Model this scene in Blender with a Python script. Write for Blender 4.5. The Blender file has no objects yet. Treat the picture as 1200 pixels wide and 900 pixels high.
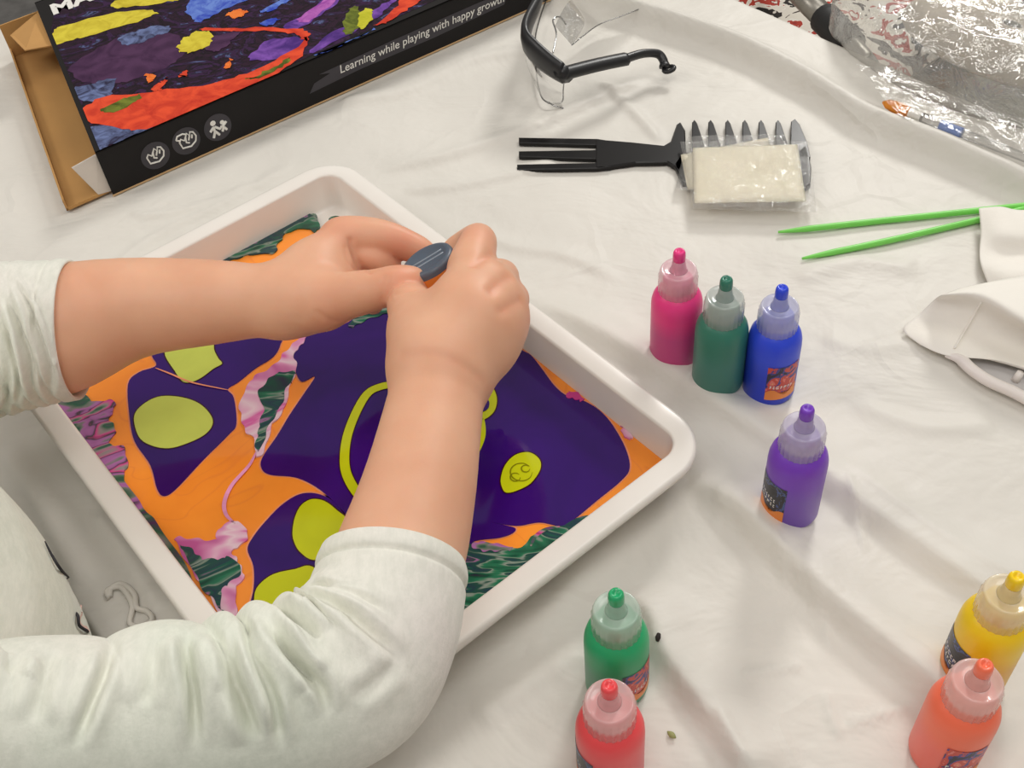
import bpy, math, random
import numpy as np
from mathutils import Vector, Matrix
from mathutils.bvhtree import BVHTree
from mathutils.geometry import delaunay_2d_cdt
random.seed(7); rng = np.random.RandomState(11)
S = bpy.context.scene
COL = S.collection
PI = math.pi

# ------------------------------------------------------------------ camera
FPX, PITCH, ROLL, H = 1290.0, math.radians(47.3), math.radians(-6.2), 0.5
cp, sp, cr, sr = math.cos(PITCH), math.sin(PITCH), math.cos(ROLL), math.sin(ROLL)
FWD = Vector((0, cp, -sp)); UP0 = Vector((0, sp, cp)); R0 = Vector((1, 0, 0))
RGT = cr * R0 + sr * UP0; UPV = -sr * R0 + cr * UP0
CAM = Vector((0, 0, H))
cd = bpy.data.cameras.new('camera'); cam = bpy.data.objects.new('camera', cd); COL.objects.link(cam)
cd.sensor_width = 36; cd.lens = FPX / 1200 * 36; cd.clip_start = 0.01
m = Matrix((RGT, UPV, -FWD)).transposed().to_4x4(); m.translation = CAM
cam.matrix_world = m; S.camera = cam

def G(px, py, z=0.0):
    """measured point of the photograph -> place in the room at height z"""
    d = (px - 600) / FPX * RGT - (py - 450) / FPX * UPV + FWD
    return CAM + d * ((z - H) / d.z)
def RAY(px, py):
    return ((px - 600) / FPX * RGT - (py - 450) / FPX * UPV + FWD).normalized()
def PR(px, py, z, rpx):
    p = G(px, py, z); return p, rpx * (p - CAM).dot(FWD) / FPX

# ------------------------------------------------------------------ materials
def lin(c):
    return tuple(((v / 255) / 12.92 if v / 255 <= 0.04045 else ((v / 255 + 0.055) / 1.055) ** 2.4) for v in c) + (1,)
def new_mat(name):
    m = bpy.data.materials.new(name); m.use_nodes = True
    nt = m.node_tree; b = nt.nodes['Principled BSDF']
    return m, nt, b
def sets(b, **k):
    for n, v in k.items():
        n = n.replace('_', ' ')
        b.inputs[n].default_value = v
def noise(nt, scale, detail=3, rough=.5, dist=0, coord='Object', mapscale=None):
    tc = nt.nodes.new('ShaderNodeTexCoord'); n = nt.nodes.new('ShaderNodeTexNoise')
    n.inputs['Scale'].default_value = scale; n.inputs['Detail'].default_value = detail
    n.inputs['Roughness'].default_value = rough; n.inputs['Distortion'].default_value = dist
    if mapscale:
        mp = nt.nodes.new('ShaderNodeMapping'); mp.inputs['Scale'].default_value = mapscale
        nt.links.new(tc.outputs[coord], mp.inputs['Vector']); nt.links.new(mp.outputs[0], n.inputs['Vector'])
    else:
        nt.links.new(tc.outputs[coord], n.inputs['Vector'])
    return n
def ramp(nt, src, stops, interp='LINEAR'):
    r = nt.nodes.new('ShaderNodeValToRGB'); cr_ = r.color_ramp; cr_.interpolation = interp
    while len(cr_.elements) < len(stops): cr_.elements.new(0.5)
    for e, (p, c) in zip(cr_.elements, stops): e.position = p; e.color = c
    nt.links.new(src, r.inputs['Fac']); return r
def bump(nt, b, src, strength, dist):
    bp = nt.nodes.new('ShaderNodeBump'); bp.inputs['Strength'].default_value = strength
    bp.inputs['Distance'].default_value = dist
    nt.links.new(src, bp.inputs['Height']); nt.links.new(bp.outputs[0], b.inputs['Normal']); return bp
def plain(name, rgb, rough=.5, metal=0, var=.06, vscale=40, coat=0, bmp=0, bscale=300, **k):
    m, nt, b = new_mat(name); c = lin(rgb)
    n = noise(nt, vscale)
    lo = tuple(v * (1 - var) for v in c[:3]) + (1,); hi = tuple(min(1, v * (1 + var)) for v in c[:3]) + (1,)
    r = ramp(nt, n.outputs['Fac'], [(.3, lo), (.7, hi)])
    nt.links.new(r.outputs[0], b.inputs['Base Color'])
    sets(b, Roughness=rough, Metallic=metal, Coat_Weight=coat, **k)
    if bmp: bump(nt, b, noise(nt, bscale, 4).outputs['Fac'], bmp, .001)
    return m

# ------------------------------------------------------------------ mesh helpers
def tag(o, label=None, cat=None, group=None, kind=None):
    if label: o['label'] = label
    if cat: o['category'] = cat
    if group: o['group'] = group
    if kind: o['kind'] = kind
    return o
def empty(name, loc, label, cat, group=None):
    o = bpy.data.objects.new(name, None); o.empty_display_size = .02; COL.objects.link(o)
    o.location = loc; return tag(o, label, cat, group)
def mesh(name, V, F, mats, parent=None, smooth=True, local=False, midx=None):
    me = bpy.data.meshes.new(name)
    off = Vector((0, 0, 0))
    if parent is not None and not local:
        q = parent
        while q is not None: off = off + Vector(q.location); q = q.parent
    if isinstance(V, np.ndarray):
        V = V - np.array(off)
        V = V.tolist()
    else:
        V = [tuple(Vector(v) - off) for v in V]
    me.from_pydata(V, [], F); 
    if not isinstance(mats, (list, tuple)): mats = [mats]
    for m_ in mats: me.materials.append(m_)
    if midx is not None: me.polygons.foreach_set('material_index', midx)
    if smooth: me.polygons.foreach_set('use_smooth', [True] * len(me.polygons))
    me.validate(); me.update()
    o = bpy.data.objects.new(name, me); COL.objects.link(o)
    if parent is not None: o.parent = parent
    return o
class MB:
    """collects shapes for ONE mesh"""
    def __init__(s): s.V = []; s.F = []; s.M = []
    def add(s, V, F, mi=0):
        b = len(s.V); s.V += [Vector(v) for v in V]; s.F += [tuple(b + i for i in f) for f in F]; s.M += [mi] * len(F); return s
    def out(s, name, mats, parent=None, smooth=True, local=False):
        return mesh(name, s.V, s.F, mats, parent, smooth, local, s.M)
def lathe(prof, n=40, close_top=True, close_bot=True):
    V = []; F = []
    for r, z in prof:
        for k in range(n):
            a = 2 * PI * k / n; V.append((r * math.cos(a), r * math.sin(a), z))
    for i in range(len(prof) - 1):
        for k in range(n):
            k2 = (k + 1) % n; F.append((i * n + k, i * n + k2, (i + 1) * n + k2, (i + 1) * n + k))
    if close_bot: F.append(tuple(reversed(range(n))))
    if close_top: F.append(tuple((len(prof) - 1) * n + k for k in range(n)))
    return V, F
def crom(pts, per=8, closed=False):
    pts = [Vector(p) for p in pts]; n = len(pts); out = []
    rngi = range(n) if closed else range(n - 1)
    for i in rngi:
        if closed: a, b, c, d = pts[(i - 1) % n], pts[i], pts[(i + 1) % n], pts[(i + 2) % n]
        else: a, b, c, d = pts[max(i - 1, 0)], pts[i], pts[i + 1], pts[min(i + 2, n - 1)]
        for k in range(per):
            t = k / per
            out.append(.5 * ((2 * b) + (c - a) * t + (2 * a - 5 * b + 4 * c - d) * t * t + (3 * b - a - 3 * c + d) * t ** 3))
    if not closed: out.append(pts[-1].copy())
    return out
def tube(pts, rad, n=10, caps=True, flat=1.0):
    """tube along pts; rad a number or list; flat squashes the section in z"""
    pts = [Vector(p) for p in pts]; N = len(pts)
    if not isinstance(rad, (list, tuple)): rad = [rad] * N
    V = []; F = []; nrm = None
    for i, p in enumerate(pts):
        t = (pts[min(i + 1, N - 1)] - pts[max(i - 1, 0)]).normalized()
        if nrm is None:
            nrm = Vector((0, 0, 1)) if abs(t.z) < .9 else Vector((1, 0, 0))
        nrm = (nrm - t * nrm.dot(t)).normalized(); bi = t.cross(nrm)
        for k in range(n):
            a = 2 * PI * k / n; V.append(p + (nrm * math.cos(a) * flat + bi * math.sin(a)) * rad[i])
    for i in range(N - 1):
        for k in range(n):
            k2 = (k + 1) % n; F.append((i * n + k, i * n + k2, (i + 1) * n + k2, (i + 1) * n + k))
    if caps: F.append(tuple(reversed(range(n)))); F.append(tuple((N - 1) * n + k for k in range(n)))
    return V, F
def area2(pts): return sum(pts[i].x * pts[(i + 1) % len(pts)].y - pts[(i + 1) % len(pts)].x * pts[i].y for i in range(len(pts))) / 2
def slab(pts, z0, z1, bevel=0):
    """solid with the outline pts (xy), from z0 up to z1, top edge bevelled"""
    pts = [Vector((p[0], p[1], 0)) for p in pts]
    if area2(pts) < 0: pts = pts[::-1]
    n = len(pts); V = []; F = []
    rings = [(0, z0), (0, z1 - bevel), (bevel, z1)] if bevel else [(0, z0), (0, z1)]
    nr = []
    for i in range(n):
        t = (pts[(i + 1) % n] - pts[i - 1]); t = t.normalized() if t.length > 0 else Vector((1, 0, 0))
        nr.append(Vector((-t.y, t.x, 0)))
    for o, z in rings:
        for i in range(n):
            p = pts[i] + nr[i] * o; V.append((p.x, p.y, z))
    for r in range(len(rings) - 1):
        for i in range(n):
            j = (i + 1) % n; F.append((r * n + i, r * n + j, (r + 1) * n + j, (r + 1) * n + i))
    F.append(tuple(reversed(range(n)))); F.append(tuple((len(rings) - 1) * n + i for i in range(n)))
    return V, F
def pxs(l, z, closed=True, per=6):
    return crom([G(x, y, z) for x, y in l], per, closed)
def text_mesh(body, size, ext=0.0, shear=0.0, bold=0.0):
    cu = bpy.data.curves.new('t', 'FONT'); cu.body = body; cu.size = size; cu.extrude = ext; cu.shear = shear; cu.offset = bold
    cu.resolution_u = 4
    o = bpy.data.objects.new('t', cu); COL.objects.link(o)
    dg = bpy.context.evaluated_depsgraph_get(); me = bpy.data.meshes.new_from_object(o.evaluated_get(dg))
    V = [v.co.copy() for v in me.vertices]; F = [tuple(p.vertices) for p in me.polygons]
    bpy.data.objects.remove(o); bpy.data.curves.remove(cu); bpy.data.meshes.remove(me)
    return V, F
def fnoise(x, y, seed=0, octs=3):
    """cheap smooth noise on arrays"""
    r = np.random.RandomState(seed); out = 0; amp = 1
    for o in range(octs):
        for _ in range(4):
            a = r.uniform(0, 2 * PI); f = (2 ** o) * r.uniform(.7, 1.3); p = r.uniform(0, 2 * PI)
            out = out + amp * np.sin(f * (x * math.cos(a) + y * math.sin(a)) + p + 1.3 * np.sin(f * .7 * (y * math.cos(a) - x * math.sin(a)) + p * 2))
        amp *= .5
    return out / 6

# ------------------------------------------------------------------ setting: floor, table, cloth
mfloor = plain('floor_carpet', (112, 110, 108), .9, var=.25, vscale=25, bmp=.4, bscale=200)
tag(mesh('floor', [(-3, -2, -.73), (3, -2, -.73), (3, 4, -.73), (-3, 4, -.73)], [(0, 1, 2, 3)], mfloor, smooth=False), kind='structure')

# table edge in the far right: the line through (860,0) and (1200,150)
E1, E2 = G(858, -2, 0), G(1200, 148, 0)
U = (E2 - E1).normalized(); Nn = Vector((-U.y, U.x, 0))        # Nn points away from the table
if Nn.dot(E1) < 0: Nn = -Nn
EL = G(10, 26, 0)                                               # far left edge
A = E1 - U * ((E1 - EL).dot(U))                                 # far-left corner of the top
half = (A - EL).dot(Nn)
TL = (E1 - A).length
def tb(u, v): return A + U * u - Nn * v                         # table coordinates: u along far edge, v towards the child
TU, TV = 1.75, 0.715
mleg = plain('table_leg_metal', (120, 120, 122), .35, .8)
mtop = plain('table_top_laminate', (190, 180, 165), .5)
c0 = tb(TU / 2, TV / 2)
tbl = empty('folding_table', (c0.x, c0.y, -.73), 'long folding table hidden under the white plastic cloth', 'table')
b = MB(); q = [tb(.004, .004), tb(TU, .004), tb(TU, TV), tb(.004, TV)]; b.add(*slab(q, -.04, -.004)); b.out('table_top', mtop, tbl, False)
for u, v in ((.08, .06), (TU - .08, .06), (TU - .08, TV - .06), (.08, TV - .06)):
    p = tb(u, v); b = MB(); b.add(*tube([(p.x, p.y, -.73), (p.x, p.y, -.035)], .014, 12)); b.out('leg', mleg, tbl)

# cloth: a height field with the folds of the photo, hanging over the far edges
def ridge_pts(l, per=10): return np.array([[p.x, p.y] for p in crom([G(x, y, 0) for x, y in l], per)])
RIDGES = [ # pixel polyline, height, width (near side, far side)
 ([(560, -30), (650, 5), (740, 22), (850, 58), (940, 102), (1010, 146), (1090, 178), (1200, 226), (1300, 262)], .0125, .0075, .017),
 ([(625, 345), (700, 392), (800, 452), (860, 492), (950, 550), (1040, 618), (1130, 680), (1230, 740)], .0062, .0065, .018),
 ([(790, 548), (860, 602), (915, 655), (985, 722), (1050, 776), (1110, 828), (1190, 880)], .0100, .0062, .024),
 ([(742, 690), (765, 735), (775, 765), (815, 822), (865, 885), (900, 930)], .0066, .0048, .020),
 ([(985, 540), (1070, 610), (1150, 660), (1230, 690)], .002, .004, .012),
 ([(440, 200), (520, 185), (600, 160), (700, 118), (760, 90)], .003, .005, .010),
 ([(470, 225), (560, 215), (660, 190)], .0022, .004, .008),
 ([(700, 95), (740, 130), (775, 168)], .0022, .003, .006),
 ([(540, 265), (600, 290), (660, 300), (730, 330)], .0018, .004, .01),
 ([(865, 792), (905, 786), (942, 780)], .0016, .0018, .0025),
 ([(838, 838), (852, 868), (872, 905)], .0020, .0020, .003),
 ([(950, 700), (962, 730), (976, 764)], .0014, .0016, .0022),
 ([(968, 812), (972, 838), (986, 866)], .0014, .0016, .0022),
 ([(905, 640), (912, 665), (920, 690)], .0014, .0016, .002),
 ([(990, 560), (1000, 600), (1014, 650)], .0014, .0016, .002),
 ([(990, 850), (1030, 838), (1070, 826)], .0013, .0016, .002),
 ([(0, 232), (40, 205), (80, 186)], .003, .005, .008),
 ([(120, 330), (170, 285), (260, 240), (350, 190)], .0018, .004, .006),
 ([(150, 252), (210, 250), (300, 215)], .0016, .003, .005),
 ([(0, 520), (40, 580), (75, 640), (100, 690)], .0035, .006, .012),
 ([(110, 600), (145, 650), (190, 720)], .002, .004, .006),
 ([(930, 330), (1000, 310), (1080, 318)], .0018, .006, .009),
 ([(960, 395), (1020, 410), (1090, 400)], .0015, .005, .008),
 ([(560, 850), (620, 800), (690, 760)], .002, .006, .010),
 ([(620, 760), (660, 700), (700, 640), (760, 590)], .0018, .005, .010),
 ([(1000, 470), (1080, 500), (1170, 500)], .0016, .005, .008),
 ([(380, 120), (470, 110), (560, 70), (640, 60)], .0025, .006, .012),
]
TRAYZ = .033
NU_, NV_ = 690, 310
uu = np.linspace(-.025, TU + .02, NU_); vv = np.linspace(-.025, TV + .02, NV_)
UUm, VVm = np.meshgrid(uu, vv)
X = A.x + U.x * UUm - Nn.x * VVm; Y = A.y + U.y * UUm - Nn.y * VVm
Z = np.zeros_like(X)
for l, h, wn, wf in RIDGES:
    P = ridge_pts(l); best = np.full(X.shape, 1e9); sgn = np.zeros(X.shape); tpar = np.zeros(X.shape)
    for i in range(len(P) - 1):
        a, bb = P[i], P[i + 1]; d = bb - a; L2 = d @ d
        t = np.clip(((X - a[0]) * d[0] + (Y - a[1]) * d[1]) / L2, 0, 1)
        dx = X - a[0] - t * d[0]; dy = Y - a[1] - t * d[1]; ds = dx * dx + dy * dy
        k = ds < best
        best = np.where(k, ds, best); sgn = np.where(k, d[0] * dy - d[1] * dx, sgn); tpar = np.where(k, (i + t) / (len(P) - 1), tpar)
    dist = np.sqrt(best); w = np.where(sgn > 0, wf, wn)
    fade = np.clip(np.minimum(tpar, 1 - tpar) * 6, 0, 1); fade = fade * fade * (3 - 2 * fade)
    Z += h * 1.5 * fade * np.exp(-(dist / w) ** 2)
Z += .0011 * fnoise(X * 30, Y * 30, 3) + .0004 * fnoise(X * 110, Y * 110, 5)
def flatten(cx, cy, ex, hw, hh, soft=.012):
    global Z
    lx = np.abs((X - cx) * ex[0] + (Y - cy) * ex[1]) - hw; ly = np.abs(-(X - cx) * ex[1] + (Y - cy) * ex[0]) - hh
    w_ = np.clip(1 - np.maximum(lx, ly) / soft, 0, 1); w_ = w_ * w_ * (3 - 2 * w_); Z = Z * (1 - w_) + np.minimum(Z, -.0002) * w_
q_ = [G(394.3, 181, TRAYZ), G(836.9, 514.3, TRAYZ), G(351.8, 913.4, TRAYZ), G(-25.1, 396.4, TRAYZ)]; c_ = sum(q_, Vector()) / 4; e_ = ((q_[1] - q_[0]) + (q_[2] - q_[3])).normalized()
flatten(c_.x, c_.y, e_, .172, .121)
b0, b1 = G(133, 230, 0), G(633, 6, 0); e_ = (b1 - b0).normalized(); c_ = b0 + e_ * .235 + Vector((-e_.y, e_.x, 0)) * .13
flatten(c_.x, c_.y, e_, .30, .132)
def clothz(x, y):
    p = Vector((x, y, 0)) - A; u = p.dot(U); v = -p.dot(Nn)
    i = min(max(int((v + .025) / (TV + .045) * (NV_ - 1)), 0), NV_ - 1); j = min(max(int((u + .025) / (TU + .045) * (NU_ - 1)), 0), NU_ - 1)
    return float(Z[i, j])
drop = np.maximum(np.maximum(-UUm, -VVm), np.maximum(UUm - TU, VVm - TV))
over = np.clip(drop / .02, 0, 1)
Zc = Z - .0005
# hanging border rows
Vc = np.stack([X, Y, Zc - np.clip(drop, 0, None) * np.clip(drop / .012, 0, 1) * 12], -1).reshape(-1, 3)
idx = np.arange(NU_ * NV_).reshape(NV_, NU_)
Fc = np.stack([idx[:-1, :-1], idx[1:, :-1], idx[1:, 1:], idx[:-1, 1:]], -1).reshape(-1, 4)
mcl, nt, bs = new_mat('white_plastic_cloth')
n1 = noise(nt, 9, 4); r1 = ramp(nt, n1.outputs['Fac'], [(.3, lin((220, 216, 208))), (.7, lin((229, 225, 217)))])
nt.links.new(r1.outputs[0], bs.inputs['Base Color']); sets(bs, Roughness=.5, Specular_IOR_Level=.22)
n2 = noise(nt, 10, 4, .55, .7, mapscale=(1, 1.3, 1)); n3 = noise(nt, 48, 3, .5, .4)
tcv = nt.nodes.new('ShaderNodeTexCoord'); vor = nt.nodes.new('ShaderNodeTexVoronoi'); vor.feature = 'DISTANCE_TO_EDGE'; vor.inputs['Scale'].default_value = 15
nw = noise(nt, 14, 2); va = nt.nodes.new('ShaderNodeVectorMath'); va.operation = 'MULTIPLY_ADD'; va.inputs[1].default_value = (.05, .05, .05)
nt.links.new(nw.outputs['Color'], va.inputs[0]); nt.links.new(tcv.outputs['Object'], va.inputs[2]); nt.links.new(va.outputs[0], vor.inputs['Vector'])
vr = ramp(nt, vor.outputs['Distance'], [(0, (1, 1, 1, 1)), (.07, (0, 0, 0, 1))])
gate = ramp(nt, noise(nt, 5, 2).outputs['Fac'], [(.48, (0, 0, 0, 1)), (.62, (1, 1, 1, 1))])
gm = nt.nodes.new('ShaderNodeMath'); gm.operation = 'MULTIPLY'; nt.links.new(vr.outputs[0], gm.inputs[0]); nt.links.new(gate.outputs[0], gm.inputs[1])
mx = nt.nodes.new('ShaderNodeMath'); mx.operation = 'MULTIPLY_ADD'; nt.links.new(n3.outputs['Fac'], mx.inputs[0]); mx.inputs[1].default_value = .18; nt.links.new(n2.outputs['Fac'], mx.inputs[2])
mx2 = nt.nodes.new('ShaderNodeMath'); mx2.operation = 'MULTIPLY_ADD'; nt.links.new(gm.outputs[0], mx2.inputs[0]); mx2.inputs[1].default_value = .10; nt.links.new(mx.outputs[0], mx2.inputs[2])
bump(nt, bs, mx2.outputs[0], .55, .010)
cloth = mesh('tablecloth', Vc, Fc.tolist(), mcl)
tag(cloth, 'creased white plastic tablecloth spread over the table', 'tablecloth')

# ------------------------------------------------------------------ tray
quad = [G(394.3, 181, TRAYZ), G(836.9, 514.3, TRAYZ), G(351.8, 913.4, TRAYZ), G(-25.1, 396.4, TRAYZ)]
tc = sum(quad, Vector()) / 4
ea = ((quad[1] - quad[0]) + (quad[2] - quad[3])) / 2; eb = ((quad[2] - quad[1]) + (quad[3] - quad[0])) / 2
TW, TH = ea.length, eb.length; ax = ea.normalized(); ay = Vector((-ax.y, ax.x, 0))
if ay.dot(eb) > 0: ay = -ay
def rrect(inset, r, z, n=14):
    out = []
    w, h = TW / 2 - inset, TH / 2 - inset; r = max(r - inset * 1.25, .0085)
    for cx, cy, a0 in ((w - r, h - r, 0), (-w + r, h - r, PI / 2), (-w + r, -h + r, PI), (w - r, -h + r, 3 * PI / 2)):
        for k in range(n):
            a = a0 + PI / 2 * k / (n - 1); lx, ly = cx + r * math.cos(a), cy + r * math.sin(a)
            out.append(tc.xy.to_3d() + ax * lx + ay * ly + Vector((0, 0, z)))
    return out
mtray, nt, bs = new_mat('white_tray_plastic')
n1 = noise(nt, 15); r1 = ramp(nt, n1.outputs['Fac'], [(.3, lin((238, 232, 224))), (.7, lin((244, 239, 232)))])
nt.links.new(r1.outputs[0], bs.inputs['Base Color']); sets(bs, Roughness=.33, Coat_Weight=.1, Coat_Roughness=.15)
tz = TRAYZ
prof = [(.0012, tz - .0058), (.0002, tz - .0052), (0, tz - .002), (.0012, tz - .0004), (.0025, tz), (.0126, tz), (.0138, tz - .0005), (.0145, tz - .0017), (.0153, .0080), (.0162, .0058), (.0185, .005), (.06, .005)]
loops = [rrect(i, .030, z) for i, z in prof]
under = [rrect(.0150, .030, .0003), rrect(.0134, .030, tz - .004), rrect(.003, .030, tz - .0024)]
loops = under + loops
n = len(loops[0]); V = [p for l in loops for p in l]; F = []
for i in range(len(loops) - 1):
    for k in range(n):
        k2 = (k + 1) % n; F.append((i * n + k, i * n + k2, (i + 1) * n + k2, (i + 1) * n + k))
F.append(tuple((len(loops) - 1) * n + k for k in range(n))); F.append(tuple(reversed(range(n))))
tray = mesh('painting_tray', V, F, mtray)
tag(tray, 'large shallow white plastic tray with a rolled rim, holding poured paint', 'tray')

# ------------------------------------------------------------------ poured paint
PZ = .0078
def paintmat(name, rgb, var=.08, vs=30, rough=.07, veins=None):
    m_, nt, bs = new_mat(name); c = lin(rgb)
    nn = noise(nt, vs, 3, .5, .8)
    st = [(.3, tuple(v * (1 - var) for v in c[:3]) + (1,)), (.7, tuple(min(1, v * (1 + var)) for v in c[:3]) + (1,))]
    rr = ramp(nt, nn.outputs['Fac'], st); col = rr.outputs[0]
    if veins:
        vn = noise(nt, veins[0], 2, .4, 2.5); vr = ramp(nt, vn.outputs['Fac'], [(.488, (0, 0, 0, 1)), (.5, (1, 1, 1, 1)), (.512, (0, 0, 0, 1))])
        mxn = nt.nodes.new('ShaderNodeMix'); mxn.data_type = 'RGBA'; mu = nt.nodes.new('ShaderNodeMath'); mu.operation = 'MULTIPLY'; mu.inputs[1].default_value = veins[2]
        nt.links.new(vr.outputs[0], mu.inputs[0]); nt.links.new(mu.outputs[0], mxn.inputs['Factor']); nt.links.new(col, mxn.inputs['A']); mxn.inputs['B'].default_value = lin(veins[1])
        col = mxn.outputs['Result']
    nt.links.new(col, bs.inputs['Base Color']); sets(bs, Roughness=rough, Specular_IOR_Level=.5)
    return m_
m_or = paintmat('orange_paint', (255, 148, 52), .10, 22, veins=(9, (226, 120, 60), .35))
m_pu = paintmat('purple_paint', (50, 9, 104), .22, 14)
m_li = paintmat('lime_paint', (196, 202, 22), .06, 30)
m_li_refl = paintmat('lime_paint_with_reflection', (200, 212, 92), .05, 30)  # same lime paint, paler: the room's reflection is mixed into its colour
m_ed = paintmat('dark_edge_paint', (58, 12, 30), .2, 30)
m_pe = paintmat('pale_edge_paint', (238, 150, 110), .1, 30)
m_pk = paintmat('pink_paint', (225, 150, 190), .2, 60)
def marble(name, stops, sc=60, dist=3.0, ms=(1, 1, 1)):
    m_, nt, bs = new_mat(name)
    nn = noise(nt, sc, 2.5, .5, dist, mapscale=ms); rr = ramp(nt, nn.outputs['Fac'], [(p, lin(c)) for p, c in stops])
    nt.links.new(rr.outputs[0], bs.inputs['Base Color']); sets(bs, Roughness=.08); return m_
m_mg = marble('green_marbled_paint', [(.30, (40, 40, 60)), (.37, (18, 74, 56)), (.44, (40, 116, 84)), (.475, (140, 150, 140)), (.49, (30, 80, 66)), (.55, (34, 60, 74)), (.60, (22, 92, 70)), (.635, (165, 110, 160)), (.655, (30, 76, 62)), (.72, (84, 40, 96))], 15, 2.6, (1, 1.9, 1))
m_mp = marble('pink_marbled_paint', [(.30, (84, 44, 92)), (.38, (46, 96, 70)), (.43, (120, 124, 116)), (.46, (176, 110, 170)), (.51, (160, 96, 156)), (.535, (60, 60, 62)), (.56, (212, 70, 146)), (.60, (150, 140, 140)), (.64, (46, 100, 70)), (.70, (110, 60, 120))], 14, 2.4, (1, 1.6, 1))
m_mw = marble('pale_marbled_paint', [(.30, (190, 90, 150)), (.40, (222, 150, 190)), (.48, (234, 206, 216)), (.57, (226, 172, 200)), (.63, (214, 96, 164)), (.67, (222, 150, 190))], 13, 2.2, (1, 1.6, 1))
paint = empty('poured_paint', (tc.x, tc.y, PZ), 'glossy pool of orange, purple and lime paint poured inside the white tray', 'paint')
def inside(p, ins):
    """keep a point inside the paint's outline at the tray wall"""
    d = p - tc; lx, ly = d.dot(ax), d.dot(ay); w, h, r = TW / 2 - ins, TH / 2 - ins, .0085
    lx = max(-w, min(w, lx)); ly = max(-h, min(h, ly))
    qx, qy = abs(lx) - (w - r), abs(ly) - (h - r)
    if qx > 0 and qy > 0:
        l = math.hypot(qx, qy)
        if l > r: lx = math.copysign(w - r + qx / l * r, lx); ly = math.copysign(h - r + qy / l * r, ly)
    return Vector((tc.x, tc.y, p.z)) + ax * lx + ay * ly
def pool(name, l, mat, lev, label=None, per=6, grow=0.0):
    jit = .0006 if name == 'marbled_swirl' else 0
    if jit: per = 8
    z = PZ + lev * .00022
    pts = crom([G(x, y, z) for x, y in l], per, True)
    if grow:
        if area2(pts) < 0: pts = pts[::-1]
        nn = len(pts); t = [(pts[(i + 1) % nn] - pts[i - 1]).normalized() for i in range(nn)]
        pts = [pts[i] + Vector((t[i].y, -t[i].x, 0)) * grow for i in range(nn)]
    if jit:
        r_ = random.Random(len(l) * 7 + int(l[0][0])); ph = [r_.uniform(0, 6.28) for _ in range(4)]; nn = len(pts)
        pts = [p if (inside(p, .0156) - p).length > 1e-6 else p + Vector((math.sin(i * .43 + ph[0]) + math.sin(i * .87 + ph[1]), math.sin(i * .37 + ph[2]) + math.sin(i * .98 + ph[3]), 0)) * jit for i, p in enumerate(pts)]
    q_ = []
    for p in (inside(p, .0156) for p in pts):
        if not q_ or (p - q_[-1]).length > .0004: q_.append(p)
    pts = q_
    nn = len(pts); r_ = delaunay_2d_cdt([Vector((p.x, p.y)) for p in pts], [(i, (i + 1) % nn) for i in range(nn)], [], 1, 1e-6)
    b = MB(); b.add([(v.x, v.y, z) for v in r_[0]], r_[2])
    if area2(pts) < 0: pts = pts[::-1]
    b.add([(p.x, p.y, PZ - .0012) for p in pts] + [(p.x, p.y, z) for p in pts], [(i, (i + 1) % nn, nn + (i + 1) % nn, nn + i) for i in range(nn)])
    o = b.out(name, mat, paint, False)
    if label: o['label'] = label
    return o
def vein(name, l, w, mat, lev, taper=True):
    z = PZ + lev * .00022; c = crom([G(x, y, z) for x, y in l], 8); n_ = len(c); L_ = []; R_ = []
    for i, p in enumerate(c):
        t = (c[min(i + 1, n_ - 1)] - c[max(i - 1, 0)]).normalized(); k = w * (math.sin(PI * (i + .5) / n_) ** .5 if taper else 1) / 2
        s = Vector((-t.y, t.x, 0)) * k; L_.append(p + s); R_.append(p - s)
    b = MB(); V_ = L_ + R_; b.add([inside(p, .0156) for p in V_], [(i, n_ + i, n_ + i + 1, i + 1) for i in range(n_ - 1)]); return b.out(name, mat, paint, False)
base_l = [(-40, 400), (120, 360), (232, 312), (262, 299), (292, 287), (322, 269), (345, 257), (365, 262), (380, 275), (410, 282), (470, 318), (545, 362), (606, 398), (700, 466), (770, 520), (790, 540), (740, 600), (600, 700), (480, 800), (350, 900), (270, 780), (150, 620), (40, 470)]
pool('orange_pool', base_l, m_or, 0, 'bright orange paint covering the tray floor', 3)
P1 = [(150, 450), (152, 490), (158, 518), (176, 545), (184, 573), (192, 581), (206, 573), (238, 539), (268, 509), (277, 496), (274, 466), (267, 456), (280, 447), (300, 431), (320, 418), (329, 402), (332, 375), (200, 385), (178, 412), (183, 428), (163, 436)]
P2 = [(430, 366), (395, 384), (365, 390), (349, 402), (344, 420), (347, 437), (354, 447), (369, 441), (357, 460), (340, 485), (325, 510), (308, 535), (306, 548), (316, 556), (345, 559), (366, 568), (385, 582), (403, 600), (440, 640), (540, 646), (556, 634), (585, 630), (600, 625), (604, 619), (590, 615), (576, 612), (605, 616), (632, 612), (655, 616), (668, 612), (700, 586), (728, 563), (738, 548), (733, 525), (718, 498), (703, 481), (685, 470), (665, 464), (650, 452), (635, 432), (622, 416), (606, 406), (560, 368), (500, 345)]
P3 = [(290, 644), (296, 630), (310, 612), (332, 590), (355, 578), (380, 581), (400, 598), (425, 645), (370, 690), (330, 730), (285, 724), (291, 712), (297, 690), (297, 664)]
for P, lb in ((P1, 'purple pool at the tray end by the far sleeve, around the large lime blob'), (P2, 'largest purple pool spreading across the middle of the tray'), (P3, 'purple pool beside the near sleeve')):
    pool('pale_outline', P, m_pe, 1, 'thin pale orange outline', 5, .0009)
    pool('purple_pool', P, m_pu, 3, lb, 5)
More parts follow.
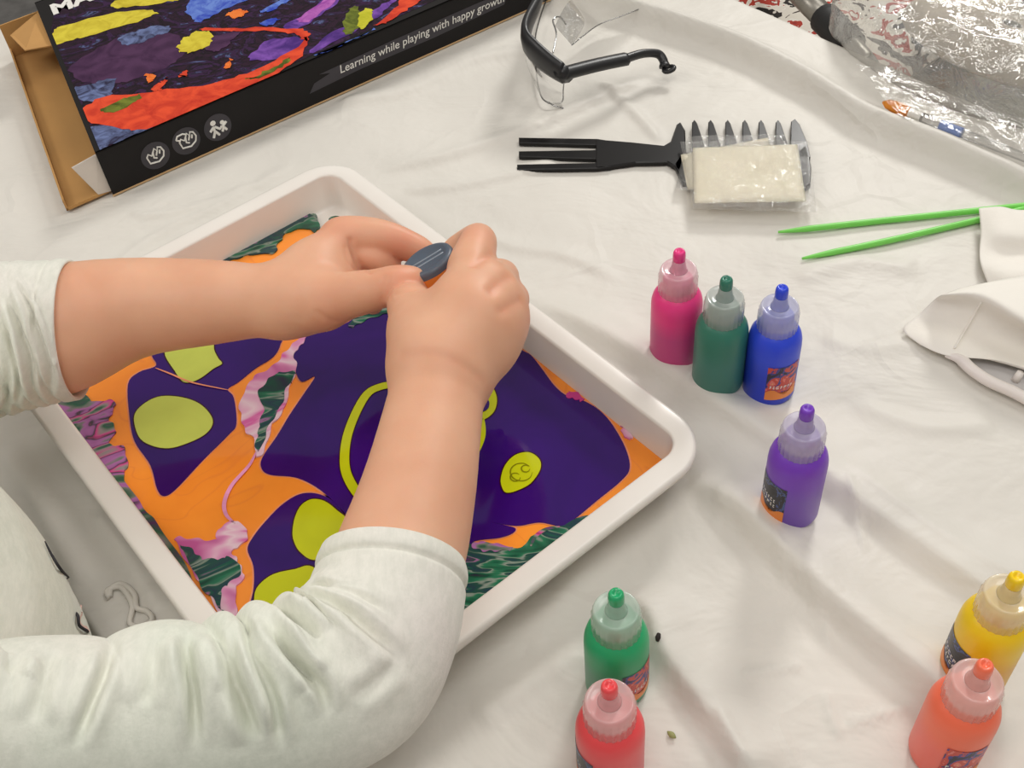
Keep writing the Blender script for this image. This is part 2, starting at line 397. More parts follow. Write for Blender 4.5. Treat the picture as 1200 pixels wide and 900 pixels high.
LIME = [
 ([(157, 490), (165, 476), (185, 465), (210, 465), (232, 472), (246, 485), (249, 497), (240, 509), (220, 519), (198, 525), (178, 522), (163, 512)], 'largest lime blob, oval'),
 ([(193, 414), (205, 435), (213, 446), (222, 448), (235, 443), (250, 432), (260, 426), (256, 420), (251, 410), (248, 395), (225, 385), (200, 395)], 'lime blob partly under the far arm'),
 ([(343, 620), (346, 605), (353, 592), (365, 585), (380, 587), (395, 598), (408, 612), (400, 642), (370, 656), (352, 647), (344, 633)], 'lime blob above the near cuff'),
 ([(298, 700), (303, 686), (320, 673), (345, 667), (366, 664), (390, 690), (335, 712), (302, 714)], 'lime blob beside the near sleeve'),
 ([(587, 560), (592, 545), (604, 533), (620, 530), (632, 538), (633, 550), (622, 566), (605, 575), (593, 577), (588, 570)], 'small round lime drop alone on the purple'),
 ([(560, 444), (575, 451), (582, 465), (580, 480), (570, 490), (556, 493), (540, 482), (540, 452)], 'lime ring end by the wrist'),
]
for l, lb in LIME:
    pool('dark_outline', l, m_ed, 4, 'thin dark red outline', 6, .0008); pool('lime_pool', l, m_li_refl if lb.startswith(('largest', 'lime blob partly')) else m_li, 5, lb, 6)
pool('purple_eye', [(566, 466), (573, 470), (572, 478), (564, 482), (552, 477), (555, 468)], m_pu, 7)
arc = [(470, 449), (446, 453), (430, 462), (416, 486), (406, 515), (404, 545), (411, 566), (426, 586), (445, 600)]
vein('dark_outline', arc, .0068, m_ed, 4, False); vein('lime_loop', arc, .0055, m_li, 5, False)['label'] = 'thin looping lime line passing under the near forearm'
vein('lime_loop', [(566, 490), (566, 510), (560, 530)], .003, m_li, 5)
for cx, cy, rr_ in ((611, 553, 13), (604, 559, 6), (616, 549, 5)):
    vein('lime_swirl', [(cx + rr_ * math.cos(a), cy + rr_ * .8 * math.sin(a)) for a in np.linspace(0, 5.6, 9)], .0008, plain('swirl_line', (130, 128, 10), .1), 6)
# marbled patches
pool('marbled_swirl', [(363, 391), (353, 403), (346, 414), (347, 430), (341, 452), (331, 480), (319, 500), (308, 528), (300, 535), (296, 512), (285, 500), (281, 480), (288, 455), (300, 440), (320, 428), (335, 412), (347, 398)], m_mw, 5, 'pale pink swirl')
pool('marbled_swirl', [(346, 436), (336, 456), (326, 480), (313, 505), (303, 528), (300, 515), (304, 500), (308, 480), (303, 462), (312, 446), (330, 436)], m_mg, 6, 'dark green swirl')
vein('pink_vein', [(301, 528), (292, 545), (272, 568), (263, 588), (265, 603), (276, 614)], .0025, m_pk, 5)
vein('orange_vein', [(182, 431), (200, 438), (225, 448), (268, 457)], .0012, m_pe, 6)
pool('marbled_swirl', [(203, 632), (228, 630), (250, 634), (258, 618), (275, 611), (290, 620), (284, 638), (272, 646), (280, 660), (285, 672), (277, 690), (276, 716), (262, 726), (240, 690), (222, 662)], m_mw, 5, 'pale pink swirl')
pool('marbled_swirl', [(210, 640), (225, 644), (238, 655), (256, 655), (268, 652), (282, 668), (268, 684), (258, 694), (262, 716), (246, 700), (228, 670)], m_mg, 6, 'green swirl')
pool('marbled_swirl', [(60, 452), (90, 459), (108, 470), (130, 468), (133, 480), (128, 492), (136, 505), (127, 520), (146, 525), (148, 545), (146, 562), (165, 590), (188, 618), (230, 690), (215, 690), (140, 580), (90, 520), (50, 470)], m_mp, 5, 'pink and green swirl along the tray wall')
pool('marbled_swirl', [(255, 304), (290, 288), (315, 270), (340, 256), (368, 250), (373, 264), (370, 271), (357, 268), (336, 272), (326, 285), (322, 295), (295, 298), (275, 303)], m_mg, 5, 'green swirl in the bare far corner')
vein('marbled_swirl', [(388, 262), (387, 256), (395, 254), (402, 257)], .0022, m_mg, 5)
pool('marbled_swirl', [(530, 648), (556, 638), (585, 642), (610, 641), (622, 630), (640, 619), (662, 614), (690, 606), (640, 660), (560, 730), (520, 730)], m_mg, 5, 'dark green swirl at the near wall')
pool('marbled_swirl', [(556, 634), (575, 637), (600, 640), (590, 646), (570, 645), (556, 642)], m_mp, 6)
vein('pink_vein', [(622, 640), (628, 628), (640, 620), (656, 617)], .0022, m_mp, 6)
pool('marbled_swirl', [(408, 380), (418, 371), (440, 362), (462, 357), (470, 362), (446, 369), (425, 377), (412, 384)], m_mg, 5, 'green swirl below the hands')
pool('marbled_swirl', [(664, 459), (672, 459), (684, 467), (678, 469), (668, 466)], plain('magenta_paint', (205, 60, 140), .08), 5)
pool('marbled_swirl', [(728, 500), (734, 501), (742, 512), (736, 514), (730, 507)], m_mw, 5)
vein('marbled_swirl', [(620, 410), (628, 416), (640, 425)], .0025, m_mp, 5)

# ------------------------------------------------------------------ paint bottles
def bottle_mats(name, rgb, lower):
    m_, nt, bs = new_mat(name + '_bottle')
    tcn = nt.nodes.new('ShaderNodeTexCoord'); sx = nt.nodes.new('ShaderNodeSeparateXYZ'); nt.links.new(tcn.outputs['Object'], sx.inputs[0])
    mr = nt.nodes.new('ShaderNodeMapRange'); mr.inputs['From Max'].default_value = .06; nt.links.new(sx.outputs['Z'], mr.inputs['Value'])
    r = ramp(nt, mr.outputs[0], [(.40, lin(lower)), (.62, lin(rgb))]); nt.links.new(r.outputs[0], bs.inputs['Base Color'])
    sets(bs, Roughness=.38, Subsurface_Weight=.15, Subsurface_Scale=.004, Specular_IOR_Level=.45)
    f = lin(rgb); cap, nt, bc = new_mat(name + '_cap'); n_ = noise(nt, 60)
    mixc = tuple(.70 * w + .30 * v for v, w in zip(f[:3], (.95, .94, .92))) + (1,)
    r = ramp(nt, n_.outputs['Fac'], [(.3, tuple(v * .96 for v in mixc[:3]) + (1,)), (.7, mixc)]); nt.links.new(r.outputs[0], bc.inputs['Base Color'])
    sets(bc, Roughness=.16, Coat_Weight=.6, Coat_Roughness=.05)
    trn = nt.nodes.new('ShaderNodeBsdfTransparent'); mxs = nt.nodes.new('ShaderNodeMixShader'); mxs.inputs[0].default_value = .55
    trn.inputs[0].default_value = (.97, .97, .97, 1)
    nt.links.new(trn.outputs[0], mxs.inputs[1]); nt.links.new(bc.outputs[0], mxs.inputs[2]); nt.links.new(mxs.outputs[0], nt.nodes['Material Output'].inputs[0])
    ink = plain(name + '_paint_tip', rgb, .2, var=.03)
    noz, nt, bn = new_mat(name + '_nozzle'); n_ = noise(nt, 60); mixn = tuple(.45 * w + .55 * v for v, w in zip(f[:3], (.85, .85, .85))) + (1,)
    r = ramp(nt, n_.outputs['Fac'], [(.3, mixn), (.7, tuple(min(1, v * 1.05) for v in mixn[:3]) + (1,))]); nt.links.new(r.outputs[0], bn.inputs['Base Color']); sets(bn, Roughness=.2, Transmission_Weight=.3, IOR=1.35, Coat_Weight=.4)
    return m_, cap, noz, ink
BR = .0153
body_prof = [(.0135, 0), (.0148, .0006), (BR, .0022), (BR, .0400), (.0151, .0440), (.0143, .0476), (.0128, .0504), (.0110, .0522), (.0096, .0530), (.0090, .0535), (.0088, .0540), (.0088, .0610), (.0080, .0622)]
def cap_geo():
    n = 72; V = []; F = []
    prof = [(.0108, .0520, 0), (.0112, .0524, 1), (.0112, .0642, 1), (.0110, .0656, 0), (.0106, .0676, 0), (.0101, .0684, 0), (.0094, .0686, 0), (.0086, .0680, 0), (.0052, .0678, 0)]
    for r, z, g in prof:
        for k in range(n):
            a = 2 * PI * k / n; rr = r + (.00035 if (g and k % 3 == 0) else 0); V.append((rr * math.cos(a), rr * math.sin(a), z))
    for i in range(len(prof) - 1):
        for k in range(n):
            k2 = (k + 1) % n; F.append((i * n + k, i * n + k2, (i + 1) * n + k2, (i + 1) * n + k))
    F.append(tuple(reversed(range(n)))); F.append(tuple((len(prof) - 1) * n + k for k in range(n)))
    return V, F
noz_prof = [(.0054, .0676), (.0048, .0682), (.0041, .0715), (.0035, .0755)]
tip_prof = [(.0035, .0752), (.0037, .0760), (.0037, .0785), (.0035, .0808), (.0029, .0820), (.0019, .0824), (.0015, .0814)]
def label_geo(a0, a1, z0, z1, off=.00018):
    na, nz = 24, 20; V = []; F = []
    for j in range(nz + 1):
        for i in range(na + 1):
            a = a0 + (a1 - a0) * i / na; r = BR + off; V.append((r * math.cos(a), r * math.sin(a), z0 + (z1 - z0) * j / nz))
    for j in range(nz):
        for i in range(na): q = j * (na + 1) + i; F.append((q, q + 1, q + na + 2, q + na + 1))
    return V, F
mlab_o = plain('label_orange_band', (238, 140, 60), .4)
def label_mat(name, cols):
    m_, nt, bs = new_mat(name); nn = noise(nt, 110, 3, .55, 2.2, mapscale=(1, 1, .8))
    r = ramp(nt, nn.outputs['Fac'], [(p, lin(c)) for p, c in cols], 'CONSTANT'); nt.links.new(r.outputs[0], bs.inputs['Base Color']); sets(bs, Roughness=.35); return m_
LM_red = label_mat('label_red_art', [(0, (40, 30, 50)), (.40, (60, 60, 140)), (.47, (205, 70, 55)), (.60, (225, 120, 110)), (.68, (235, 190, 90))])
LM_dark = label_mat('label_dark_art', [(0, (30, 28, 34)), (.46, (44, 42, 52)), (.56, (70, 90, 150)), (.62, (40, 38, 44)), (.70, (190, 180, 110))])
mwhite = plain('white_print', (240, 238, 232), .4)
protos = {}
def add_bottle(kind, rgb, lower, pos, label, face=None, art=None, mark='light'):
    ms = bottle_mats(kind, rgb, lower)
    root = empty('paint_bottle', pos, label, 'paint bottle', 'small paint bottles with nozzle caps')
    def put(key, geo, mat, nm):
        V_, F_ = geo; return mesh(nm, V_, F_, mat, root, True, True)
    put('b', lathe(body_prof, 48), ms[0], 'bottle_body')
    c = put('c', cap_geo(), ms[1], 'cap')
    nz = put('n', lathe(noz_prof, 24), ms[2], 'nozzle')
    b = MB(); b.add(*lathe(tip_prof, 20)); tp = b.out('nozzle_tip', ms[3], nz, True, True)
    if face is not None:
        a0, a1 = face
        lb = mesh('bottle_label', *label_geo(a0, a1, .0065, .0335), art, root, True, True)
        bb = MB(); V_, F_ = label_geo(a0, a1, .0065, .0125, .0003); nn_ = 25
        for i in range(25):       # wavy top of the orange band
            k = 20 * 25 + i; v = V_[k]; V_[k] = (v[0], v[1], v[2] + .0025 * math.sin(i * .35))
        bb.add(V_, F_); bb.out('label_band', mlab_o, lb, True, True)
        # short white lettering strokes, wrapped round the label
        st = MB(); rr = random.Random(kind)
        for row, (zz, hh) in enumerate(((.0205, .0026), (.0168, .0022)) if art is LM_dark else ((.0165, .0022),)):
            a = a0 + .15
            while a < a1 - .35:
                w = rr.uniform(.05, .11)
                for (za, zb, wa) in ((0, hh, .022), (hh - .0006, hh, w), (0, .0006, w) if rr.random() < .5 else (hh * .45, hh * .6, w)):
                    r_ = BR + .00035; z_ = zz - (a - a0) * .0015
                    st.add([(r_ * math.cos(a), r_ * math.sin(a), z_ + za), (r_ * math.cos(a + wa), r_ * math.sin(a + wa), z_ + za), (r_ * math.cos(a + wa), r_ * math.sin(a + wa), z_ + zb), (r_ * math.cos(a), r_ * math.sin(a), z_ + zb)], [(0, 1, 2, 3)])
                a += w + .06
        st.out('label_lettering', mwhite, lb, False, True)
    return root
def tip_pos(px, py):
    p = G(px, py, .0820); return (p.x, p.y, 0)
dg_ = math.radians
def cam_ang(px, py):
    p = G(px, py, .02); return math.atan2(-p.y, -p.x)
BT = [
 ('pink', (244, 66, 142), (214, 70, 140), (796, 301), 'bright pink paint bottle beside the teal bottle, clear ribbed cap', None, None),
 ('teal', (56, 126, 106), (66, 130, 116), (851, 333), 'dark teal green paint bottle between the pink and the blue bottle', None, None),
 ('blue', (50, 78, 226), (40, 64, 204), (917, 337), 'royal blue paint bottle with a red picture label', (dg_(-5), dg_(72)), LM_red),
 ('purple', (124, 66, 196), (122, 84, 188), (945, 487), 'purple paint bottle standing alone, dark label with orange band', (dg_(-85), dg_(-8)), LM_dark),
 ('green', (42, 172, 112), (74, 152, 116), (722, 695), 'emerald green paint bottle standing behind the red bottle', (dg_(10), dg_(85)), LM_red),
 ('red', (242, 82, 86), (232, 84, 92), (714, 803), 'red paint bottle in front of the green bottle', (dg_(-105), dg_(-30)), LM_dark),
 ('yellow', (252, 212, 30), (238, 180, 40), (1187, 687), 'yellow paint bottle behind the coral bottle', (dg_(-85), dg_(-10)), LM_dark),
 ('coral', (255, 120, 88), (250, 116, 100), (1155, 779), 'coral orange paint bottle in front of the yellow bottle', (dg_(5), dg_(75)), LM_red),
]
for kind, rgb, lower, (px, py), lb, face, art in BT:
    pos = tip_pos(px, py); pz = clothz(pos[0], pos[1]); ca = math.atan2(-pos[1], -pos[0])
    f = None if face is None else (ca + face[0], ca + face[1])
    r = add_bottle(kind, rgb, lower, (pos[0], pos[1], max(0, pz)), lb, f, art)

# bottle held upside down in the hands
mdk, mcap, mnoz, mtip = bottle_mats('slate', (98, 108, 122), (86, 96, 110))
Bc = G(499, 303, .113); Nc = G(574, 428, .040)
axis = (Nc - Bc).normalized()
held = empty('paint_bottle', Bc, 'slate grey paint bottle held upside down between the two hands', 'paint bottle')
held.rotation_mode = 'QUATERNION'; held.rotation_quaternion = Vector((0, 0, 1)).rotation_difference(axis)
hb = [(.0105, .0012), (.0118, .0002), (.0132, 0), (.0148, .0008), (BR, .0026)] + body_prof[3:]
V_, F_ = lathe(hb, 48); mesh('bottle_body', V_, F_, mdk, held, True, True)
mesh('cap', *cap_geo(), mcap, held, True, True); q = mesh('nozzle', *lathe(noz_prof, 24), mnoz, held, True, True)
mesh('nozzle_tip', *lathe(tip_prof, 20), plain('lime_tip', (196, 202, 30), .2), q, True, True)
lb = mesh('bottle_label', *label_geo(PI * .55, PI * 1.35, .0045, .034), mlab_o, held, True, True)
# moulded seam bar across the base
qi = held.rotation_quaternion.inverted(); ld = qi @ axis.cross(RAY(504, 306)).normalized(); wd = Vector((0, 0, 1)).cross(ld)
b = MB()
for o_ in (-.0022, .0022): b.add(*tube([ld * t_ + wd * o_ + Vector((0, 0, .0012)) for t_ in (-.0098, -.005, 0, .005, .0098)], .0006, 8))
b.out('base_seam', plain('slate_seam', (136, 146, 158), .3), held, True, True)

# ------------------------------------------------------------------ person: arms and hands as one implicit surface
VOX = .00125
lo = np.array([-.40, .14, -.02]); hi = np.array([.05, .66, .24])
shape = np.ceil((hi - lo) / VOX).astype(int) + 1
def field(): return np.full(shape, .02, np.float32)
def cone(Fd, a, ra, b, rb, k=.004, sub=False):
    a = np.array(a, float); b = np.array(b, float); pad = max(ra, rb) + k + .012
    l = np.maximum(((np.minimum(a, b) - pad - lo) / VOX).astype(int), 0); h = np.minimum(((np.maximum(a, b) + pad - lo) / VOX).astype(int) + 2, shape)
    if (h <= l).any(): return
    gx, gy, gz = [np.arange(l[i], h[i], dtype=np.float32) * VOX + lo[i] for i in range(3)]
    px, py, pz = gx[:, None, None] - a[0], gy[None, :, None] - a[1], gz[None, None, :] - a[2]
    d = b - a; L2 = max(d @ d, 1e-12)
    t = np.clip((px * d[0] + py * d[1] + pz * d[2]) / L2, 0, 1)
    D = np.sqrt((px - t * d[0]) ** 2 + (py - t * d[1]) ** 2 + (pz - t * d[2]) ** 2) - (ra + (rb - ra) * t)
    D = D.astype(np.float32); sl = tuple(slice(l[i], h[i]) for i in range(3)); f = Fd[sl]
    if sub:
        hh = np.clip(.5 - .5 * (f + D) / k, 0, 1); Fd[sl] = f * (1 - hh) - D * hh + k * hh * (1 - hh)
    else:
        hh = np.clip(.5 + .5 * (f - D) / k, 0, 1); Fd[sl] = D * hh + f * (1 - hh) - k * hh * (1 - hh)
def chain(Fd, pts, k=.004):
    q = [PR(*p) for p in pts]
    if len(q) > 3:
        c_ = crom([p for p, r in q], 4); r_ = crom([Vector((r, 0, 0)) for p, r in q], 4); q = [(p, v.x) for p, v in zip(c_, r_)]
    for (a, ra), (b, rb) in zip(q, q[1:]): cone(Fd, a, ra, b, rb, k)
def groove(Fd, pts, r=.0009, k=.002):
    q = [G(*p) for p in pts]
    for a, b in zip(q, q[1:]): cone(Fd, a, r, b, r, k, True)
FL, FR = field(), field()
# --- far (left) arm: forearm, palm, thumb, index, middle, ring, little finger
chain(FL, [(-260, 560, .15, 70), (-130, 414, .105, 70), (0, 398, .100, 72), (64, 387, .098, 75), (150, 362, .096, 58), (250, 354, .094, 48), (335, 352, .094, 37)], .003)
chain(FL, [(335, 352, .094, 35), (366, 318, .098, 32), (399, 284, .102, 25)], .012)
chain(FL, [(335, 352, .094, 34), (372, 345, .092, 34), (392, 330, .088, 30)], .012)
chain(FL, [(335, 354, .094, 33), (380, 353, .100, 29), (418, 344, .106, 22)], .010)            # thenar
chain(FL, [(410, 346, .105, 22), (450, 337, .109, 17), (467, 334, .109, 16), (486, 330, .107, 12.5)], .006)   # thumb
chain(FL, [(399, 280, .102, 23), (426, 277, .102, 18.5), (448, 279, .101, 16), (470, 285, .098, 14.5), (498, 296, .093, 12)], .005)    # index
chain(FL, [(392, 300, .094, 20), (424, 300, .095, 16), (447, 306, .092, 14.5), (459, 319, .084, 12.5)], .0025)   # middle
chain(FL, [(388, 315, .084, 19), (424, 317, .076, 14.5), (445, 327, .072, 13.5), (455, 342, .069, 11.5)], .003)  # ring
chain(FL, [(380, 335, .078, 18), (412, 340, .068, 13), (430, 348, .064, 12), (438, 358, .063, 10)], .003)   # little
# --- near (right) arm
chain(FR, [(-260, 800, .18, 66), (-60, 842, .130, 70), (100, 846, .105, 70), (330, 812, .087, 68), (425, 755, .083, 68), (464, 664, .088, 75), (489, 580, .094, 66), (505, 500, .100, 57), (518, 428, .106, 51)], .003)
chain(FR, [(518, 425, .106, 48), (545, 365, .117, 38), (552, 318, .122, 25)], .014)
chain(FR, [(518, 425, .106, 48), (552, 375, .116, 38), (574, 336, .118, 25)], .014)
chain(FR, [(520, 425, .106, 47), (562, 385, .112, 36), (587, 358, .111, 25)], .014)
chain(FR, [(522, 425, .105, 46), (562, 398, .104, 36), (588, 380, .102, 25)], .014)
chain(FR, [(512, 420, .106, 44), (492, 385, .110, 31), (481, 360, .110, 23)], .012)         # thumb metacarpal
chain(FR, [(480, 360, .110, 23), (484, 352, .100, 19), (500, 352, .080, 17), (520, 345, .068, 14)], .005)   # thumb curled round the bottle
chain(FR, [(550, 314, .122, 23.5), (560, 286, .119, 19), (556, 284, .104, 17), (530, 298, .094, 14)], .005)   # index
chain(FR, [(576, 334, .117, 23), (588, 324, .104, 18), (572, 322, .088, 16), (550, 330, .082, 13)], .004)
chain(FR, [(589, 357, .110, 23), (600, 350, .096, 18), (584, 346, .080, 16), (560, 352, .074, 13)], .004)
chain(FR, [(590, 380, .101, 22), (598, 376, .088, 17), (584, 370, .072, 15), (562, 372, .068, 12)], .004)
# shoulders join the two arms inside the shirt
Fd = np.minimum(FL, FR); del FL, FR
a, ra = PR(-260, 560, .15, 80); b2, rb = PR(-260, 800, .18, 78)
cone(Fd, a, ra, b2, rb, .02)
def surface_nets(Fd):
    s = Fd < 0; nx, ny, nz = Fd.shape
    c = np.zeros((nx - 1, ny - 1, nz - 1), np.uint8)
    for i in (0, 1):
        for j in (0, 1):
            for k in (0, 1): c += s[i:nx - 1 + i, j:ny - 1 + j, k:nz - 1 + k]
    act = (c > 0) & (c < 8); cells = np.argwhere(act); N = len(cells)
    vid = np.full(c.shape, -1, np.int32); vid[act] = np.arange(N)
    acc = np.zeros((N, 3)); cnt = np.zeros(N); cor = [(i, j, k) for i in (0, 1) for j in (0, 1) for k in (0, 1)]
    val = {o: Fd[cells[:, 0] + o[0], cells[:, 1] + o[1], cells[:, 2] + o[2]].astype(float) for o in cor}
    for o in cor:
        for axn in range(3):
            if o[axn] == 0:
                q = list(o); q[axn] = 1; q = tuple(q); va, vb = val[o], val[q]; mk = (va < 0) != (vb < 0)
                t = np.where(mk, va / np.where(mk, va - vb, 1), 0)
                p = np.tile(np.array(o, float), (N, 1)); p[:, axn] += t; acc += p * mk[:, None]; cnt += mk
    V = lo + (cells + acc / cnt[:, None]) * VOX; quads = []
    for axn in range(3):
        sa = np.swapaxes(s, 0, axn)
        e = np.argwhere(s.take(range(0, s.shape[axn] - 1), axn) != s.take(range(1, s.shape[axn]), axn))
        o1, o2 = [(1, 2), (2, 0), (0, 1)][axn]
        ok = (e[:, o1] > 0) & (e[:, o2] > 0) & (e[:, o1] < s.shape[o1] - 1) & (e[:, o2] < s.shape[o2] - 1); e = e[ok]
        def gv(d1, d2):
            q = e.copy(); q[:, o1] -= d1; q[:, o2] -= d2; return vid[q[:, 0], q[:, 1], q[:, 2]]
        Q = np.stack([gv(1, 1), gv(0, 1), gv(0, 0), gv(1, 0)], 1); fl = ~s[e[:, 0], e[:, 1], e[:, 2]]
        Q[fl] = Q[fl][:, ::-1]; quads.append(Q)
    Q = np.concatenate(quads); return V, Q[(Q >= 0).all(1)]
V, Q = surface_nets(Fd); del Fd
# light smoothing
deg = np.zeros(len(V)); E_ = np.concatenate([Q[:, [0, 1]], Q[:, [1, 2]], Q[:, [2, 3]], Q[:, [3, 0]]])
for it in range(3):
    acc = np.zeros_like(V); dg2 = np.zeros(len(V))
    for ii, jj in ((0, 1), (1, 0)):
        for c_ in range(3): acc[:, c_] += np.bincount(E_[:, ii], V[E_[:, jj], c_], len(V))
        dg2 += np.bincount(E_[:, ii], minlength=len(V))
    V = V * .5 + .5 * acc / np.maximum(dg2, 1)[:, None]
bvb = BVHTree.FromPolygons([Vector(v) for v in V], Q.tolist())
def crease(l, depth=.0006, w=.0012, per=8):
    for p in crom([(x, y, 0) for x, y in l], per):
        h = bvb.ray_cast(CAM, RAY(p.x, p.y))
        if h[0] is None: continue
        d = np.linalg.norm(V - np.array(h[0]), axis=1); k = d < w * 3; f_ = np.exp(-(d[k] / w) ** 2)
        DISP[k] = np.maximum(DISP[k], depth * f_)
DISP = np.zeros(len(V))
crease([(450, 324), (448, 336), (448, 350)], .0006, .0009); crease([(455, 324), (456, 338), (459, 352)], .0005, .0009)
crease([(411, 282), (414, 298), (424, 313), (434, 320)], .0011, .0016); crease([(405, 290), (408, 306), (418, 318)], .0007, .0016); crease([(372, 366), (384, 374), (394, 377)], .0006, .0016)
crease([(345, 330), (350, 352), (352, 372)], .0004, .003)
crease([(472, 416), (510, 415), (540, 427), (565, 446)], .0005, .0028); crease([(576, 297), (566, 303), (556, 311)], .0012, .0030); crease([(597, 324), (586, 330), (576, 340)], .0012, .0032); crease([(610, 352), (600, 357), (588, 364)], .001, .003)
crease([(462, 345), (474, 342), (486, 340)], .0006, .0016)
fv = V[Q]; fnm = np.cross(fv[:, 2] - fv[:, 0], fv[:, 3] - fv[:, 1]); VN = np.zeros_like(V)
for c_ in range(3):
    for j_ in range(4): VN[:, c_] += np.bincount(Q[:, j_], fnm[:, c_], len(V))
VN /= np.maximum(np.linalg.norm(VN, axis=1), 1e-12)[:, None]
V = V - VN * DISP[:, None]
mskin, nt, bs = new_mat('skin')
n1 = noise(nt, 28, 4); r1 = ramp(nt, n1.outputs['Fac'], [(.3, lin((226, 168, 136))), (.7, lin((236, 184, 152)))])
at = nt.nodes.new('ShaderNodeAttribute'); at.attribute_name = 'redness'
mxn = nt.nodes.new('ShaderNodeMix'); mxn.data_type = 'RGBA'; nt.links.new(at.outputs['Fac'], mxn.inputs['Factor']); nt.links.new(r1.outputs[0], mxn.inputs['A']); mxn.inputs['B'].default_value = lin((226, 132, 104))
nt.links.new(mxn.outputs['Result'], bs.inputs['Base Color'])
sets(bs, Roughness=.48, Subsurface_Weight=.35, Subsurface_Scale=.006, Subsurface_Radius=(1, .35, .2), Specular_IOR_Level=.4)
bump(nt, bs, noise(nt, 900, 2).outputs['Fac'], .06, .0006)
person = mesh('person', V, Q.tolist(), mskin)
tag(person, 'child in a pale mint shirt leaning over the tray, both hands squeezing an upturned bottle', 'person')
red = np.clip(DISP / .0012, 0, 1) * .25
for (x, y, z, rp, amt) in [(430, 300, .09, 26, .9), (400, 275, .105, 30, .45), (470, 290, .1, 26, .5), (470, 335, .11, 24, .55), (395, 360, .10, 30, .3), (555, 290, .12, 30, .45), (600, 345, .10, 28, .45), (605, 375, .1, 30, .4), (465, 350, .11, 22, .35)]:
    p, r_ = PR(x, y, z, rp); d = np.linalg.norm(V - np.array(p), axis=1); red = np.maximum(red, amt * np.exp(-(d / r_) ** 2))
at_ = person.data.attributes.new('redness', 'FLOAT', 'POINT')
if len(person.data.vertices) == len(red): at_.data.foreach_set('value', red.astype(np.float32))

# ------------------------------------------------------------------ shirt
mfab, nt, bs = new_mat('mint_jersey')
n1 = noise(nt, 6, 2); r1 = ramp(nt, n1.outputs['Fac'], [(.30, lin((222, 229, 214))), (.50, lin((230, 233, 220))), (.62, lin((236, 234, 224))), (.75, lin((234, 224, 220)))])
n2 = noise(nt, 260, 3, .7, mapscale=(1, .35, 1)); r2 = ramp(nt, n2.outputs['Fac'], [(.35, (.90, .91, .90, 1)), (.65, (1, 1, 1, 1))])
mu = nt.nodes.new('ShaderNodeMix'); mu.data_type = 'RGBA'; mu.blend_type = 'MULTIPLY'; mu.inputs['Factor'].default_value = 1
nt.links.new(r1.outputs[0], mu.inputs['A']); nt.links.new(r2.outputs[0], mu.inputs['B']); nt.links.new(mu.outputs['Result'], bs.inputs['Base Color'])
sets(bs, Roughness=.95, Sheen_Weight=.25, Specular_IOR_Level=.15); bump(nt, bs, noise(nt, 700, 3).outputs['Fac'], .25, .0006)
